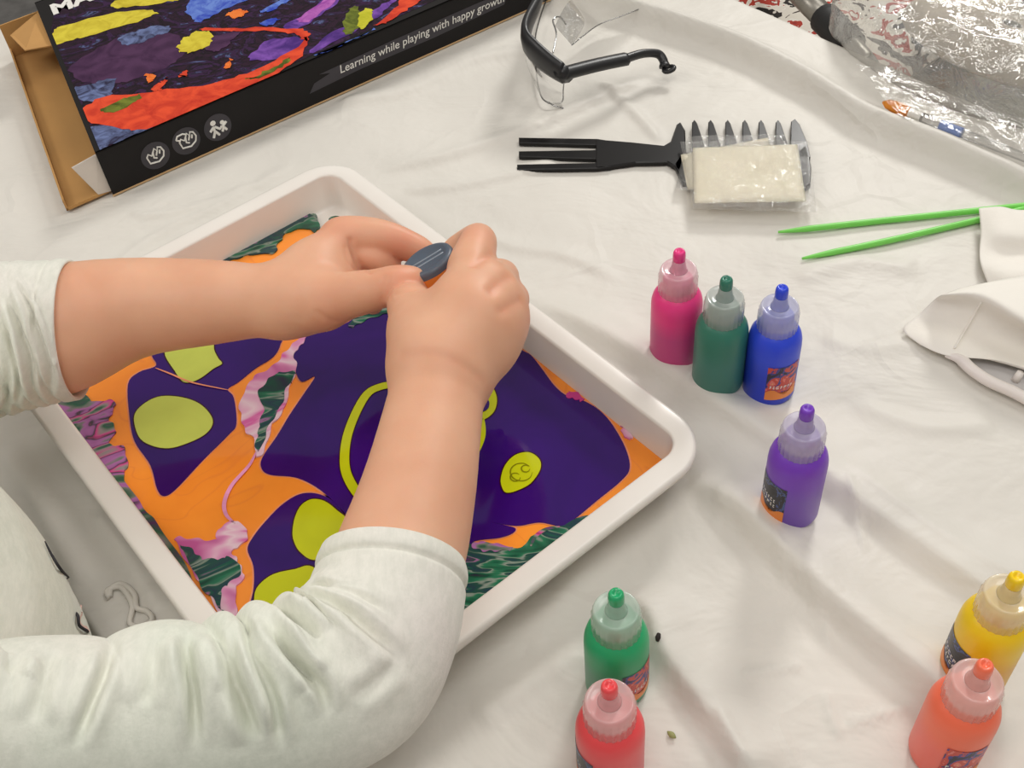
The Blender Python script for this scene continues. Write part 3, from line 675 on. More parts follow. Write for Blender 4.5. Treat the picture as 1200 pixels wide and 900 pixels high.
def sleeve(name, pts, parent, folds, NU=300, NV=170, hem=.0095, seed=1, creases=(), cufftilt=0.0):
    """cloth tube from the cuff along pts; folds(s, ang) gives the offset in metres (s from the cuff in metres)"""
    q = [PR(*p) for p in pts]; c = crom([Vector((*p, )) for p, r in q], 24); rr = crom([Vector((r, 0, 0)) for p, r in q], 24)
    c = np.array([tuple(p) for p in c]); rr = np.array([v.x for v in rr])
    L_ = np.concatenate([[0], np.cumsum(np.linalg.norm(np.diff(c, axis=0), axis=1))]); s = np.linspace(0, L_[-1], NU)
    C = np.stack([np.interp(s, L_, c[:, i]) for i in range(3)], 1); Rr = np.interp(s, L_, rr)
    T = np.gradient(C, axis=0)
    for _ in range(6): T[1:-1] = (T[:-2] + T[1:-1] * 2 + T[2:]) / 4
    T /= np.linalg.norm(T, axis=1)[:, None]
    view = np.array(CAM) - C; N1 = view - T * (view * T).sum(1)[:, None]; N1 /= np.linalg.norm(N1, axis=1)[:, None]   # angle 0 faces up and out
    N2 = np.cross(T, N1)
    ang = np.linspace(-PI, PI, NV, endpoint=False)
    SS, AA = np.meshgrid(s, ang, indexing='ij'); off = folds(SS, AA)
    off = off - .0014 * np.exp(-((SS - hem) / .0013) ** 2)
    off = off + .0009 * np.exp(-((SS - hem * .5) / .004) ** 2)
    R2 = Rr[:, None] + off
    P = C[:, None, :] + (N1[:, None, :] * np.cos(AA)[..., None] + N2[:, None, :] * np.sin(AA)[..., None]) * R2[..., None]
    P[:, :, :] += (T[:, None, :] * (cufftilt * np.cos(AA) * np.exp(-SS / .02))[..., None])
    if creases:      # cloth creases: a sharp valley with a rounded lip on both sides
        Pf = P.reshape(-1, 3); ids = np.arange(NU * NV).reshape(NU, NV); nx0 = np.roll(ids, -1, 1)
        fq = np.stack([ids[:-1], nx0[:-1], nx0[1:], ids[1:]], -1).reshape(-1, 4)
        bv = BVHTree.FromPolygons([Vector(v) for v in Pf], fq.tolist()); dsp = np.zeros(len(Pf))
        for l, dep, w in creases:
            hit = [h[0] for h in (bv.ray_cast(CAM, RAY(p.x, p.y)) for p in crom([(x, y, 0) for x, y in l], 10)) if h[0] is not None]
            if len(hit) < 2: continue
            H_ = np.array([tuple(h) for h in hit]); best = np.full(len(Pf), 1.0); tb_ = np.zeros(len(Pf))
            for i in range(len(H_) - 1):
                d_ = H_[i + 1] - H_[i]; L2 = max(d_ @ d_, 1e-12); t = np.clip(((Pf - H_[i]) @ d_) / L2, 0, 1); ds = np.linalg.norm(Pf - H_[i] - t[:, None] * d_, axis=1)
                k = ds < best; best[k] = ds[k]; tb_[k] = (i + t[k]) / (len(H_) - 1)
            f_ = np.clip(np.minimum(tb_, 1 - tb_) * 3.2, 0, 1); f_ = f_ * f_ * (3 - 2 * f_)
            dsp += 1.75 * dep * f_ * (-np.exp(-(best / w) ** 2) + .75 * np.exp(-((best - 2.1 * w) / (1.5 * w)) ** 2))
        nrm_ = (N1[:, None, :] * np.cos(AA)[..., None] + N2[:, None, :] * np.sin(AA)[..., None])
        P = P + nrm_ * dsp.reshape(NU, NV)[..., None]
    # turned-in hem
    inn = []
    for d_, ds in ((.0006, -.0004), (.0016, .0000), (.0022, .002), (.0026, .010)):
        k0 = C[0][None] + (N1[0][None] * np.cos(ang)[:, None] + N2[0][None] * np.sin(ang)[:, None]) * (R2[0] - d_)[:, None] + T[0][None] * ds + T[0][None] * (cufftilt * np.cos(ang))[:, None]
        inn.append(k0)
    rows = np.concatenate([np.array(inn[::-1]), P], 0); nr_ = len(rows); Vv = rows.reshape(-1, 3)
    id_ = np.arange(nr_ * NV).reshape(nr_, NV); nx_ = np.roll(id_, -1, 1)
    Fq = np.stack([id_[:-1], nx_[:-1], nx_[1:], id_[1:]], -1).reshape(-1, 4)[:, ::-1]
    return mesh(name, Vv, Fq.tolist(), mfab, parent)
def rdg(x, w): return np.exp(-(x / w) ** 2)
def pleats(s, a, bounds, heights, slope, a0, aw, nz, seed):
    """rounded pleats with sharp valleys at the given distances from the cuff"""
    u = s - slope * (a - a0) + nz * fnoise(s * 22, a * 1.6, seed, 2); bnd = np.array(bounds)
    i = np.clip(np.searchsorted(bnd, u) - 1, 0, len(bnd) - 2); x = np.clip((u - bnd[i]) / (bnd[i + 1] - bnd[i]), 0, 1)
    ok = (u > bnd[0]) & (u < bnd[-1])
    w = np.exp(-((a - a0) / aw) ** 2)
    return ok * np.array(heights)[i] * (4 * x * (1 - x)) ** .75 * w
def folds_near(s, a):
    o = pleats(s, a, [.024, .043, .056, .066, .080, .098, .112, .150, .20, .27, .35], [.0018, .0040, .0056, .006, .0068, .0056, .0056, .0034, .003, .003], .010, 1.15, .75, .007, 31)
    o = o + np.clip((s - .012) / .02, 0, 1) * (.0016 * fnoise(s * 40, a * 1.8, 4, 3) + .0012 * fnoise(s * 18, a * 1.2, 14, 2))
    return .0012 + o
def folds_far(s, a):
    o = pleats(s, a, [.0115, .019, .026, .034, .043, .053, .066, .085, .11], [.0024, .0032, .0034, .004, .004, .0042, .0042, .0042], .003, -.2, 1.6, .006, 35)
    o = o + np.clip((s - .008) / .012, 0, 1) * .0009 * fnoise(s * 80, a * 2.4, 9, 3)
    return .0012 + o
# torso of the shirt
def torso():
    prof = [(-.26, (-330, 900), .150, .125), (-.10, (-270, 880), .150, .125), (.0, (-215, 850), .148, .122), (.028, (-215, 850), .148, .122), (.10, (-215, 810), .142, .115), (.20, (-235, 790), .125, .095), (.26, (-255, 790), .085, .065), (.285, (-262, 790), .05, .045)]
    nv = 120; rows = []
    zs = np.linspace(-.26, .285, 130); pz = [p[0] for p in prof]
    cx = [G(*p[1], .04).x for p in prof]; cy = [G(*p[1], .04).y for p in prof]
    ra = [p[2] for p in prof]; rb = [p[3] for p in prof]; ang = np.linspace(0, 2 * PI, nv, endpoint=False); th = math.radians(38)
    for z in zs:
        x0, y0, a_, b_ = [np.interp(z, pz, q) for q in (cx, cy, ra, rb)]
        bk = np.interp(z, [-.26, -.004, .026], [.075, .060, 0]); x0 -= Nn.x * bk; y0 -= Nn.y * bk
        f = 1 + .03 * np.sin(ang * 3 + z * 30) * np.sin(z * 22) + .02 * fnoise(ang * 2.5, np.full_like(ang, z * 30), 2)
        lx, ly = b_ * np.cos(ang) * f, a_ * np.sin(ang) * f
        rows.append(np.stack([x0 + lx * math.cos(th) - ly * math.sin(th), y0 + lx * math.sin(th) + ly * math.cos(th), np.full_like(ang, z)], 1))
    rows = np.array(rows); V_ = rows.reshape(-1, 3); id_ = np.arange(len(V_)).reshape(len(zs), nv); nx_ = np.roll(id_, -1, 1)
    return V_, np.stack([id_[:-1], nx_[:-1], nx_[1:], id_[1:]], -1).reshape(-1, 4).tolist()
tv, tf = torso()
shirt = mesh('shirt', tv, tf, mfab, person)
sleeve('sleeve', [(88, 387, .097, 79), (48, 389, .099, 81), (-20, 400, .101, 85), (-90, 412, .104, 92), (-170, 450, .115, 96), (-260, 560, .15, 98)], shirt, folds_far, creases=[([(10, 322), (30, 350), (46, 390), (60, 436), (58, 468)], .0020, .0016), ([(0, 340), (20, 375), (36, 420), (38, 470)], .0022, .0018), ([(0, 372), (16, 410), (23, 447), (17, 482)], .0022, .0020), ([(0, 398), (10, 430), (8, 470), (0, 492)], .002, .002), ([(27, 320), (46, 360), (62, 405), (72, 440)], .0010, .0012)])['label'] = 'bunched sleeve on the far arm'
sleeve('sleeve', [(461, 657, .088, 82), (455, 694, .086, 88), (441, 742, .084, 95), (404, 792, .084, 100), (322, 822, .088, 98), (220, 840, .094, 97), (100, 855, .105, 98), (-40, 855, .125, 100), (-260, 800, .18, 100)], shirt, folds_near, NU=440, NV=220, creases=[
    ([(132, 752), (123, 787), (107, 827), (87, 880)], .0022, .0022), ([(217, 738), (221, 780), (227, 813), (231, 880)], .0034, .0024), ([(253, 740), (267, 780), (273, 812)], .0018, .0020),
    ([(273, 728), (277, 790), (288, 827), (304, 868)], .0042, .0030), ([(287, 722), (295, 767), (320, 820), (330, 880)], .0026, .0020), ([(313, 716), (333, 758), (355, 782), (377, 807), (386, 840)], .0030, .0024),
    ([(347, 694), (383, 702), (427, 733), (478, 780)], .0022, .0026), ([(327, 713), (352, 728), (378, 748)], .0024, .0022), ([(320, 736), (350, 776), (370, 800)], .0024, .0022), ([(362, 690), (380, 688), (420, 700), (460, 725)], .0014, .0022),
    ([(180, 748), (178, 790), (168, 830)], .0012, .0030), ([(60, 760), (52, 800), (40, 850)], .0014, .003), ([(410, 820), (440, 800), (470, 770)], .0010, .003), ([(30, 768), (10, 790)], .001, .003)])['label'] = 'loose folded sleeve on the near arm'
# printed motif on the shirt front
bvh = BVHTree.FromPolygons([Vector(v) for v in tv], tf)
mblk = plain('black_print_ink', (52, 50, 54), .9); mpink = plain('pink_print_ink', (226, 190, 178), .95)
def onshirt(px, py, off=.0012):
    h = bvh.ray_cast(CAM, RAY(px, py))
    if h[0] is None: h = bvh.find_nearest(G(px, py, .02))
    return h[0] + h[1] * off * (1 if h[1].dot(RAY(px, py)) < 0 else -1)
b = MB()
for l in ([(50, 636), (58, 652), (68, 668), (78, 678)], [(78, 678), (88, 684), (100, 692)], [(110, 711), (97, 714), (88, 722), (90, 734), (100, 741), (114, 743)], [(118, 722), (121, 732), (126, 743)]):
    c = crom([onshirt(*p) for p in l], 6); b.add(*tube(c, [.0003 + .0005 * math.sin(PI * i / len(c)) for i in range(len(c))], 6))
b.out('black_print_line', mblk, shirt)
b = MB()
for l in ([(70, 655), (80, 668), (96, 690), (80, 680)], [(112, 712), (118, 722), (122, 738), (104, 741), (92, 732), (95, 718)]):
    pts = [onshirt(*p, .0008) for p in crom([(x, y, 0) for x, y in l], 6, True) for p in [(p.x, p.y)]]
    ce = sum(pts, Vector()) / len(pts); n_ = len(pts); b.add([ce] + pts, [(0, i + 1, (i + 1) % n_ + 1) for i in range(n_)])
b.out('pink_print_patch', mpink, shirt)

# ------------------------------------------------------------------ product box
mblack = plain('box_black_card', (36, 34, 34), .55, var=.05, Specular_IOR_Level=.15); mkraft = plain('kraft_card', (196, 148, 88), .8, var=.06, vscale=20, bmp=.1); mkraft2 = plain('kraft_card_pale', (212, 176, 130), .8)
Ba, Bb = G(133, 230, 0), G(633, 6, 0)
bd = (Bb - Ba).normalized(); bn = Vector((-bd.y, bd.x, 0)); bl = (Bb - Ba).length + .03
bh = .040; bdep = .26
box = empty('paint_kit_box', (Ba.x, Ba.y, 0), 'black cardboard paint kit box with colourful painted artwork on top, end flap open', 'box')
pk = G(40, 10, bh) - Vector((Ba.x, Ba.y, bh)); p00 = G(110, 185, bh) - Vector((Ba.x, Ba.y, bh))
KS = (pk - p00).dot(bd) / (pk - p00).dot(bn)
def bx(u, v, z): return Ba + bd * (u + KS * v) + bn * v + Vector((0, 0, z))
t = .0012; u0, u1 = 0, .47; b = MB()
def cubo(b, u0, u1, v0, v1, z0, z1, mi=0):
    P_ = [bx(u, v, z) for z in (z0, z1) for v in (v0, v1) for u in (u0, u1)]
    b.add(P_, [(0, 2, 3, 1), (4, 5, 7, 6), (0, 1, 5, 4), (2, 6, 7, 3), (0, 4, 6, 2), (1, 3, 7, 5)], mi)
cubo(b, u0, u1, 0, t, 0.0005, bh); cubo(b, u0, u1, bdep - t, bdep, .0005, bh); cubo(b, u0, u1, 0, bdep, bh - t, bh); cubo(b, u0, u1, 0, bdep, .0005, .0005 + t); cubo(b, u1 - t, u1, 0, bdep, .0005, bh)
b.out('box_shell', mblack, box, False)
b = MB(); cubo(b, -.0003, u1, -.0006, .0012, .0002, .0014); b.out('bottom_edge', mkraft2, box, False)
# inner kraft carton whose end tray sticks out on the left
b = MB(); ie = -.036
cubo(b, ie, .3, .006, bdep - .006, .002, .0035); cubo(b, ie, ie + .0015, .004, bdep - .004, .002, .012); 
cubo(b, ie, .3, .004, .0055, .002, .0045); cubo(b, ie + .0, .3, bdep - .0055, bdep - .004, .002, .034)
b.out('kraft_inner_tray', mkraft, box, False)
b = MB(); P_ = [bx(.0, .004, .036), bx(-.020, .010, .030), bx(-.010, .004, .004), bx(.0, .003, .003)]; b.add(P_ + [p + bn * .001 for p in P_], [(0, 1, 2, 3), (7, 6, 5, 4), (0, 4, 5, 1), (1, 5, 6, 2)]); b.out('side_flap', plain('card_white_inside', (222, 212, 202), .8), box, False)
b = MB(); P_ = [bx(.0, bdep - .08, .038), bx(-.022, bdep - .075, .040), bx(-.030, bdep - .02, .030), bx(0, bdep - .01, .036)]; b.add(P_ + [p - Vector((0, 0, .001)) for p in P_], [(0, 1, 2, 3), (7, 6, 5, 4), (0, 4, 5, 1), (1, 5, 6, 2)]); b.out('side_flap', mkraft, box, False)
# artwork on the lid, traced as one printed sheet in many colours
mart, nt, bs = new_mat('art_dark_swirl')
nn = noise(nt, 26, 5, .6, 2.6, mapscale=(1, 1.6, 1)); rr = ramp(nt, nn.outputs['Fac'], [(.28, lin((24, 20, 22))), (.42, lin((52, 32, 50))), (.5, lin((28, 24, 26))), (.57, lin((64, 38, 74))), (.62, lin((34, 32, 46))), (.67, lin((96, 104, 150))), (.72, lin((30, 26, 40)))])
nt.links.new(rr.outputs[0], bs.inputs['Base Color']); sets(bs, Roughness=.5, Specular_IOR_Level=.12)
def artm(name, a, b_, sc=60, ms=(1, 1, 1)):
    m_, nt, bs = new_mat(name); nn = noise(nt, sc, 4, .6, 1.5, mapscale=ms); rr = ramp(nt, nn.outputs['Fac'], [(.35, lin(a)), (.62, lin(b_))]); nt.links.new(rr.outputs[0], bs.inputs['Base Color']); sets(bs, Roughness=.5, Specular_IOR_Level=.12); return m_
AM = [mart, artm('art_yellow', (196, 176, 50), (222, 206, 70)), artm('art_red', (196, 56, 40), (232, 84, 52), 40), artm('art_blue', (50, 70, 180), (110, 140, 215), 50), artm('art_violet', (74, 44, 120), (130, 84, 176), 40), artm('art_magenta', (150, 70, 160), (190, 110, 190)), artm('art_slate', (48, 46, 70), (110, 124, 168), 70), artm('art_lime', (180, 180, 40), (205, 200, 60)), artm('art_olive', (70, 80, 30), (120, 130, 50)), artm('art_plum', (58, 34, 62), (84, 54, 86), 30), artm('art_orange', (220, 96, 40), (240, 130, 60))]
ab = MB(); az = bh + .0002
def art(l, mi, lev, smooth=True, per=5):
    z = az + lev * .00012
    raw = [G(x, y, bh) for x, y in l]; pts = crom(raw, per, True) if smooth else raw
    if lev > 0 and smooth:
        r_ = random.Random(len(l) * 3 + int(l[0][0])); ph = [r_.uniform(0, 6.28) for _ in range(4)]
        pts = [p + Vector((math.sin(i * 1.3 + ph[0]) + math.sin(i * 2.3 + ph[1]), math.sin(i * 1.1 + ph[2]) + math.sin(i * 2.7 + ph[3]), 0)) * .0010 for i, p in enumerate(pts)]
    q_ = []
    for p in pts:
        d_ = p - Ba; v = max(.0006, d_.dot(bn)); u = max(.004, d_.dot(bd) - KS * v); q_.append(bx(min(u, u1 - .002), min(v, bdep - .01), z))
    if area2(q_) < 0: q_ = q_[::-1]
    ab.add(q_, [tuple(range(len(q_)))], mi)
art([(58, 38), (112, 182), (600, -40), (560, -120), (60, -10)], 0, 0, False)
art([(62, 40), (75, 30), (150, 13), (182, 14), (176, 20), (130, 35), (90, 46), (64, 52)], 1, 2)
art([(130, 8), (150, -4), (230, -20), (214, -2), (190, 4), (150, 9)], 1, 2)
art([(218, 12), (240, -10), (330, -20), (300, -4), (262, 12), (240, 24), (232, 27), (222, 18)], 3, 2)
art([(305, 14), (330, 0), (350, -8), (335, 4), (315, 14)], 3, 3)
art([(95, 130), (120, 115), (180, 108), (250, 98), (300, 82), (345, 58), (360, 44), (356, 62), (330, 84), (300, 100), (250, 122), (180, 150), (150, 152), (110, 145), (98, 142)], 2, 3)
art([(360, 48), (362, 38), (345, 34), (300, 33), (240, 34), (245, 37), (300, 37), (340, 39), (354, 46)], 2, 3)
art([(105, 150), (140, 145), (180, 150), (160, 158), (130, 170), (115, 178), (108, 165)], 6, 2)
art([(84, 105), (110, 98), (135, 92), (130, 110), (115, 118), (90, 118)], 6, 2)
art([(82, 80), (110, 60), (150, 40), (190, 36), (215, 48), (210, 70), (180, 85), (150, 95), (120, 100), (95, 95)], 9, 1)
art([(140, 45), (165, 35), (190, 30), (200, 36), (180, 44), (150, 54)], 6, 2)
art([(209, 55), (215, 46), (230, 38), (245, 38), (249, 47), (240, 57), (222, 62), (211, 61)], 1, 4)
art([(240, 50), (262, 40), (280, 38), (268, 52), (250, 62)], 9, 3)
art([(292, 70), (310, 50), (340, 44), (357, 48), (350, 62), (320, 70)], 4, 2)
art([(335, 30), (370, 8), (410, -25), (430, -30), (400, 0), (370, 22), (345, 36)], 4, 2)
art([(348, 24), (375, 4), (398, -14), (412, -14), (390, 4), (365, 24)], 5, 3)
art([(365, 62), (395, 48), (430, 28), (455, 10), (470, -8), (450, 5), (410, 28), (380, 44)], 4, 2)
art([(368, 66), (400, 54), (440, 34), (420, 44), (390, 58)], 3, 3)
art([(440, 30), (460, 14), (472, -4), (490, -16), (495, -2), (480, 10), (455, 26)], 2, 4)
art([(402, 38), (406, 18), (415, 8), (424, 16), (420, 32), (412, 40)], 8, 4)
art([(421, 34), (420, 20), (428, 11), (437, 14), (434, 26), (426, 34)], 7, 5)
art([(170, 90), (178, 87), (182, 92), (176, 97)], 10, 4); art([(178, 105), (190, 96), (196, 92), (192, 102), (184, 108)], 2, 5); art([(262, 82), (268, 72), (272, 70), (270, 79)], 10, 5)
art([(266, 16), (280, 12), (289, 14), (284, 20), (272, 22)], 10, 4); art([(208, 90), (218, 84), (219, 90)], 2, 4)
art([(305, 28), (318, 22), (328, 24), (312, 31)], 3, 4); art([(120, 128), (150, 115), (165, 112), (160, 120), (130, 133)], 8, 4); art([(288, 94), (305, 88), (330, 74), (340, 68), (335, 76), (310, 90)], 8, 4)
ab.out('box_artwork', AM, box, False)
def place(V_, F_, org, ex, ey, mat, name):
    b = MB(); b.add([org + ex * v.x + ey * v.y + ex.cross(ey) * v.z for v in V_], F_); return b.out(name, mat, box, False)
# title, top left of the lid
def lidpt(px, py): p = G(px, py, bh); return p
o_ = lidpt(62, 18); e_ = (bd).normalized()
V_, F_ = text_mesh('MA', .026, .0001, .18, .0012)
place(V_, F_, Vector((o_.x, o_.y, bh + .0006)), e_, bn, mwhite, 'title_lettering')
# tagline on the front
def front(px, py):
    d_ = RAY(px, py); nrm = -bn; t_ = (Ba - CAM).dot(nrm) / d_.dot(nrm); return CAM + d_ * t_
fo = front(398, 86); fe = front(590, -4); 
V_, F_ = text_mesh('Learning while playing with happy growth', .01, .00008, .12)
w_ = max(v.x for v in V_); sc = (fe - fo).dot(bd) / w_
V_ = [v * sc for v in V_]
zb = fo.z
place(V_, F_, Vector((fo.x, fo.y, fo.z)) - bn * .0006, bd, Vector((0, 0, 1)), mwhite, 'tagline_lettering')
mgrey = plain('box_grey_brush', (58, 55, 62), .5)
b = MB(); s_ = (fo - Ba).dot(bd); e2 = (fe - Ba).dot(bd)
pts = [(s_ - .030, zb - .006), (s_ + .02, zb - .004), (e2 * .55 + s_ * .45, zb - .005), (e2, zb - .003), (e2 + .004, zb + .004), (e2 - .01, zb + .0088), (s_ + .05, zb + .0085), (s_ - .018, zb + .0068), (s_ - .008, zb + .004), (s_ - .024, zb + .001)]
b.add([Ba + bd * u - bn * .0003 + Vector((0, 0, z)) for u, z in pts], [tuple(range(len(pts)))]); b.out('tagline_brush_stroke', mgrey, box, False)
# three round icons
for i, (px, py) in enumerate(((182, 182), (218, 165), (255, 149))):
    c_ = front(px, py) - bn * .0004; R_ = .0118 if False else .0115
    disc = MB(); n_ = 32; disc.add([c_] + [c_ + bd * R_ * math.cos(2 * PI * k / n_) + Vector((0, 0, 1)) * R_ * math.sin(2 * PI * k / n_) for k in range(n_)], [(0, k + 1, (k + 1) % n_ + 1) for k in range(n_)])
    ic = disc.out('icon_disc', mgrey, box, False); b = MB()
    def P2d(x, y): return c_ - bn * .0003 + bd * x * R_ + Vector((0, 0, 1)) * y * R_
    def stroke(l, w=.0007): b.add(*tube([P2d(*p) for p in l], w, 6))
    if i < 2:
        k = 0 if i == 0 else .12
        stroke([(-.6 + k, .1), (-.5 + k, -.4), (.1 + k, -.5), (.5 + k, -.25), (.62 + k, .1), (.5 + k, .45), (.3 + k, .55), (.2 + k, .3), (.05 + k, .55), (-.1 + k, .3), (-.25 + k, .1), (-.45 + k, .3), (-.6 + k, .1)])
        stroke([(.2 + k, .3), (.05 + k, .0)]); stroke([(-.1 + k, .3), (-.15 + k, -.1), (.05 + k, -.2)]); stroke([(.38 + k, .3), (.3 + k, .05)])
        if i == 1: stroke([(-.65, .35), (-.5, .6), (-.1, .62), (.1, .5)]); stroke([(-.65, .35), (-.4, .2)])
    else:
        for (x, y, r_) in ((-.25, .45, .2), (.38, .25, .16)):
            b.add([P2d(x + r_ * math.cos(2 * PI * k / 14), y + r_ * math.sin(2 * PI * k / 14)) for k in range(14)], [tuple(range(14))])
        for l in ([(-.3, .2), (-.3, -.2), (-.5, -.6)], [(-.25, -.2), (-.05, -.55)], [(-.3, .15), (-.6, -.1)], [(-.2, .15), (.1, -.15), (.3, .0)], [(.38, .05), (.38, -.15), (.22, -.4)], [(.4, -.15), (.55, -.4)], [(.4, 0), (.68, .2)]):
            stroke(l, .0011)
    b.out('icon_drawing', mwhite, ic, False)

# ------------------------------------------------------------------ black styling comb
mcomb = plain('black_comb_plastic', (20, 18, 18), .3, var=.1, Specular_IOR_Level=.3)
cb = G(780, 185, 0); comb = empty('styling_comb', cb, 'black plastic comb with wide teeth and a three pronged pick handle', 'comb')
zt = .0045
def cslab(b, l, z0, z1, bev=.0008, smooth=False, per=4):
    pts = [G(x, y, z1) for x, y in l]; pts = crom(pts, per, True) if smooth else pts
    b.add(*slab(pts, z0, z1, bev))
b = MB(); cslab(b, [(698, 163), (740, 166), (778, 170), (786, 165), (793, 145), (798, 143), (803, 152), (804, 180), (800, 192), (796, 200), (790, 194), (782, 189), (745, 190), (712, 195), (698, 196)], .0008, zt, .0009); b.out('handle', mcomb, comb, False)
for l in ([(608, 161), (700, 162.5), (716, 165), (716, 172), (700, 169.5), (608, 167)], [(608, 177), (700, 175.5), (716, 175), (716, 187), (700, 186), (608, 183)], [(606, 192.5), (700, 190.5), (716, 189), (716, 195.5), (700, 197), (606, 198.5)]):
    b = MB(); cslab(b, l, .0011, zt - .0004, .0004); b.out('pick_prong', mcomb, comb, False)
b = MB(); cslab(b, [(790, 192), (800, 178), (935, 178), (945, 170), (951, 195), (950, 215), (940, 222), (800, 214)], .0008, zt, .0009); b.out('comb_spine', mcomb, comb, False)
for i, x in enumerate((813, 832, 852, 872, 891, 911)):
    b = MB(); cslab(b, [(x - 2, 184), (x - 2, 143), (x + 1, 140), (x + 4, 144), (x + 12, 168), (x + 12, 184)], .0010, zt, .0005); b.out('tooth', mcomb, comb, False)
b = MB(); cslab(b, [(926, 184), (927, 142), (932, 139), (937, 145), (946, 166), (950, 184)], .0010, zt, .0005); b.out('tooth', mcomb, comb, False)

# ------------------------------------------------------------------ clear plastic material
def clear_mat(name, tint=(1, 1, 1, 1), refl=.10, rough=.06, bs_=60, bstr=.5, milk=0.0):
    m_, nt, b_ = new_mat(name); nt.nodes.remove(b_)
    out = nt.nodes['Material Output']; tr = nt.nodes.new('ShaderNodeBsdfTransparent'); tr.inputs[0].default_value = tint
    gl = nt.nodes.new('ShaderNodeBsdfGlossy'); gl.inputs['Roughness'].default_value = rough
    lw = nt.nodes.new('ShaderNodeLayerWeight'); lw.inputs['Blend'].default_value = .35
    mr = nt.nodes.new('ShaderNodeMapRange'); mr.inputs['To Min'].default_value = refl; mr.inputs['To Max'].default_value = min(1, refl + .6); nt.links.new(lw.outputs['Fresnel'], mr.inputs['Value'])
    nn = noise(nt, bs_, 4, .6, 1); bp = nt.nodes.new('ShaderNodeBump'); bp.inputs['Strength'].default_value = bstr; bp.inputs['Distance'].default_value = .004
    nt.links.new(nn.outputs['Fac'], bp.inputs['Height']); nt.links.new(bp.outputs[0], gl.inputs['Normal'])
    mx_ = nt.nodes.new('ShaderNodeMixShader'); nt.links.new(mr.outputs[0], mx_.inputs[0]); nt.links.new(tr.outputs[0], mx_.inputs[1]); nt.links.new(gl.outputs[0], mx_.inputs[2]); 
    if milk:
        df = nt.nodes.new('ShaderNodeBsdfDiffuse'); df.inputs[0].default_value = (.86, .85, .82, 1); m2 = nt.nodes.new('ShaderNodeMixShader'); m2.inputs[0].default_value = milk
        nt.links.new(bp.outputs[0], df.inputs['Normal']); nt.links.new(mx_.outputs[0], m2.inputs[1]); nt.links.new(df.outputs[0], m2.inputs[2]); nt.links.new(m2.outputs[0], out.inputs[0])
    else: nt.links.new(mx_.outputs[0], out.inputs[0])
    return m_
mwrap = clear_mat('clear_wrapper', (.99, .99, .985, 1), .10, .10, 120, 1.0, .09)
# ------------------------------------------------------------------ wipe sachets
mcream = plain('cream_tissue', (255, 245, 222), .8, var=.03, bmp=.15, bscale=60)
def patch(nx, ny, corners, zf, name, mat, parent, thick=0):
    c = [np.array(G(x, y, .0)) for x, y in corners]; s, t_ = np.meshgrid(np.linspace(0, 1, nx), np.linspace(0, 1, ny))
    P = sum(w[..., None] * q for w, q in zip(((1 - s) * (1 - t_), s * (1 - t_), s * t_, (1 - s) * t_), c)); P[..., 2] = zf(s, t_)
    id_ = np.arange(nx * ny).reshape(ny, nx); F_ = np.stack([id_[:-1, :-1], id_[1:, :-1], id_[1:, 1:], id_[:-1, 1:]], -1).reshape(-1, 4)
    o = mesh(name, P.reshape(-1, 3), F_.tolist(), mat, parent)
    if thick:
        md = o.modifiers.new('thickness', 'SOLIDIFY'); md.thickness = thick; md.offset = 1
    return o
def puff(base, h, e=.35): return lambda s, t_: base + h * (np.clip(np.minimum(s, 1 - s) / .12, 0, 1) * np.clip(np.minimum(t_, 1 - t_) / .15, 0, 1)) ** e
for cor_t, cor_w, z0, lb in (
    ([(798, 182), (900, 162), (912, 216), (806, 222)], [(806, 160), (920, 158), (925, 232), (791, 222)], .0056, 'cream wipe sachet in clear wrapper, lower of the two on the comb'),
    ([(812, 174), (934, 170), (944, 236), (814, 238)], [(797, 166), (948, 166), (957, 249), (813, 245)], .0098, 'cream wipe sachet in clear wrapper, upper of the two on the comb')):
    c_ = G(*cor_t[0], 0); sc_ = empty('wipe_sachet', (c_.x, c_.y, z0), lb, 'wipe sachet', 'wrapped wipes lying on the comb')
    def dz(l, z): return [( *pxof(G(x, y, z)),) for x, y in l]
    def pxof(p):
        v = p - CAM; v = Vector((p.x, p.y, 0)) - CAM; d_ = v.dot(FWD); return 600 + FPX * v.dot(RGT) / d_, 450 - FPX * v.dot(UPV) / d_
    ct = [pxof(G(x, y, z0)) for x, y in cor_t]; cw = [pxof(G(x, y, z0)) for x, y in cor_w]
    patch(30, 20, ct, puff(z0, .0025), 'folded_wipe', mcream, sc_, .0006)
    patch(70, 46, cw, lambda s, t_, z0=z0: puff(z0 + .0002, .0036, .5)(s, t_) + .0007 * fnoise(s * 16, t_ * 12, 6) * np.clip(np.minimum(s, 1 - s) * 8, 0, 1) + .0006 * np.sin(s * 220) * (t_ > .93), 'clear_wrapper', mwrap, sc_)

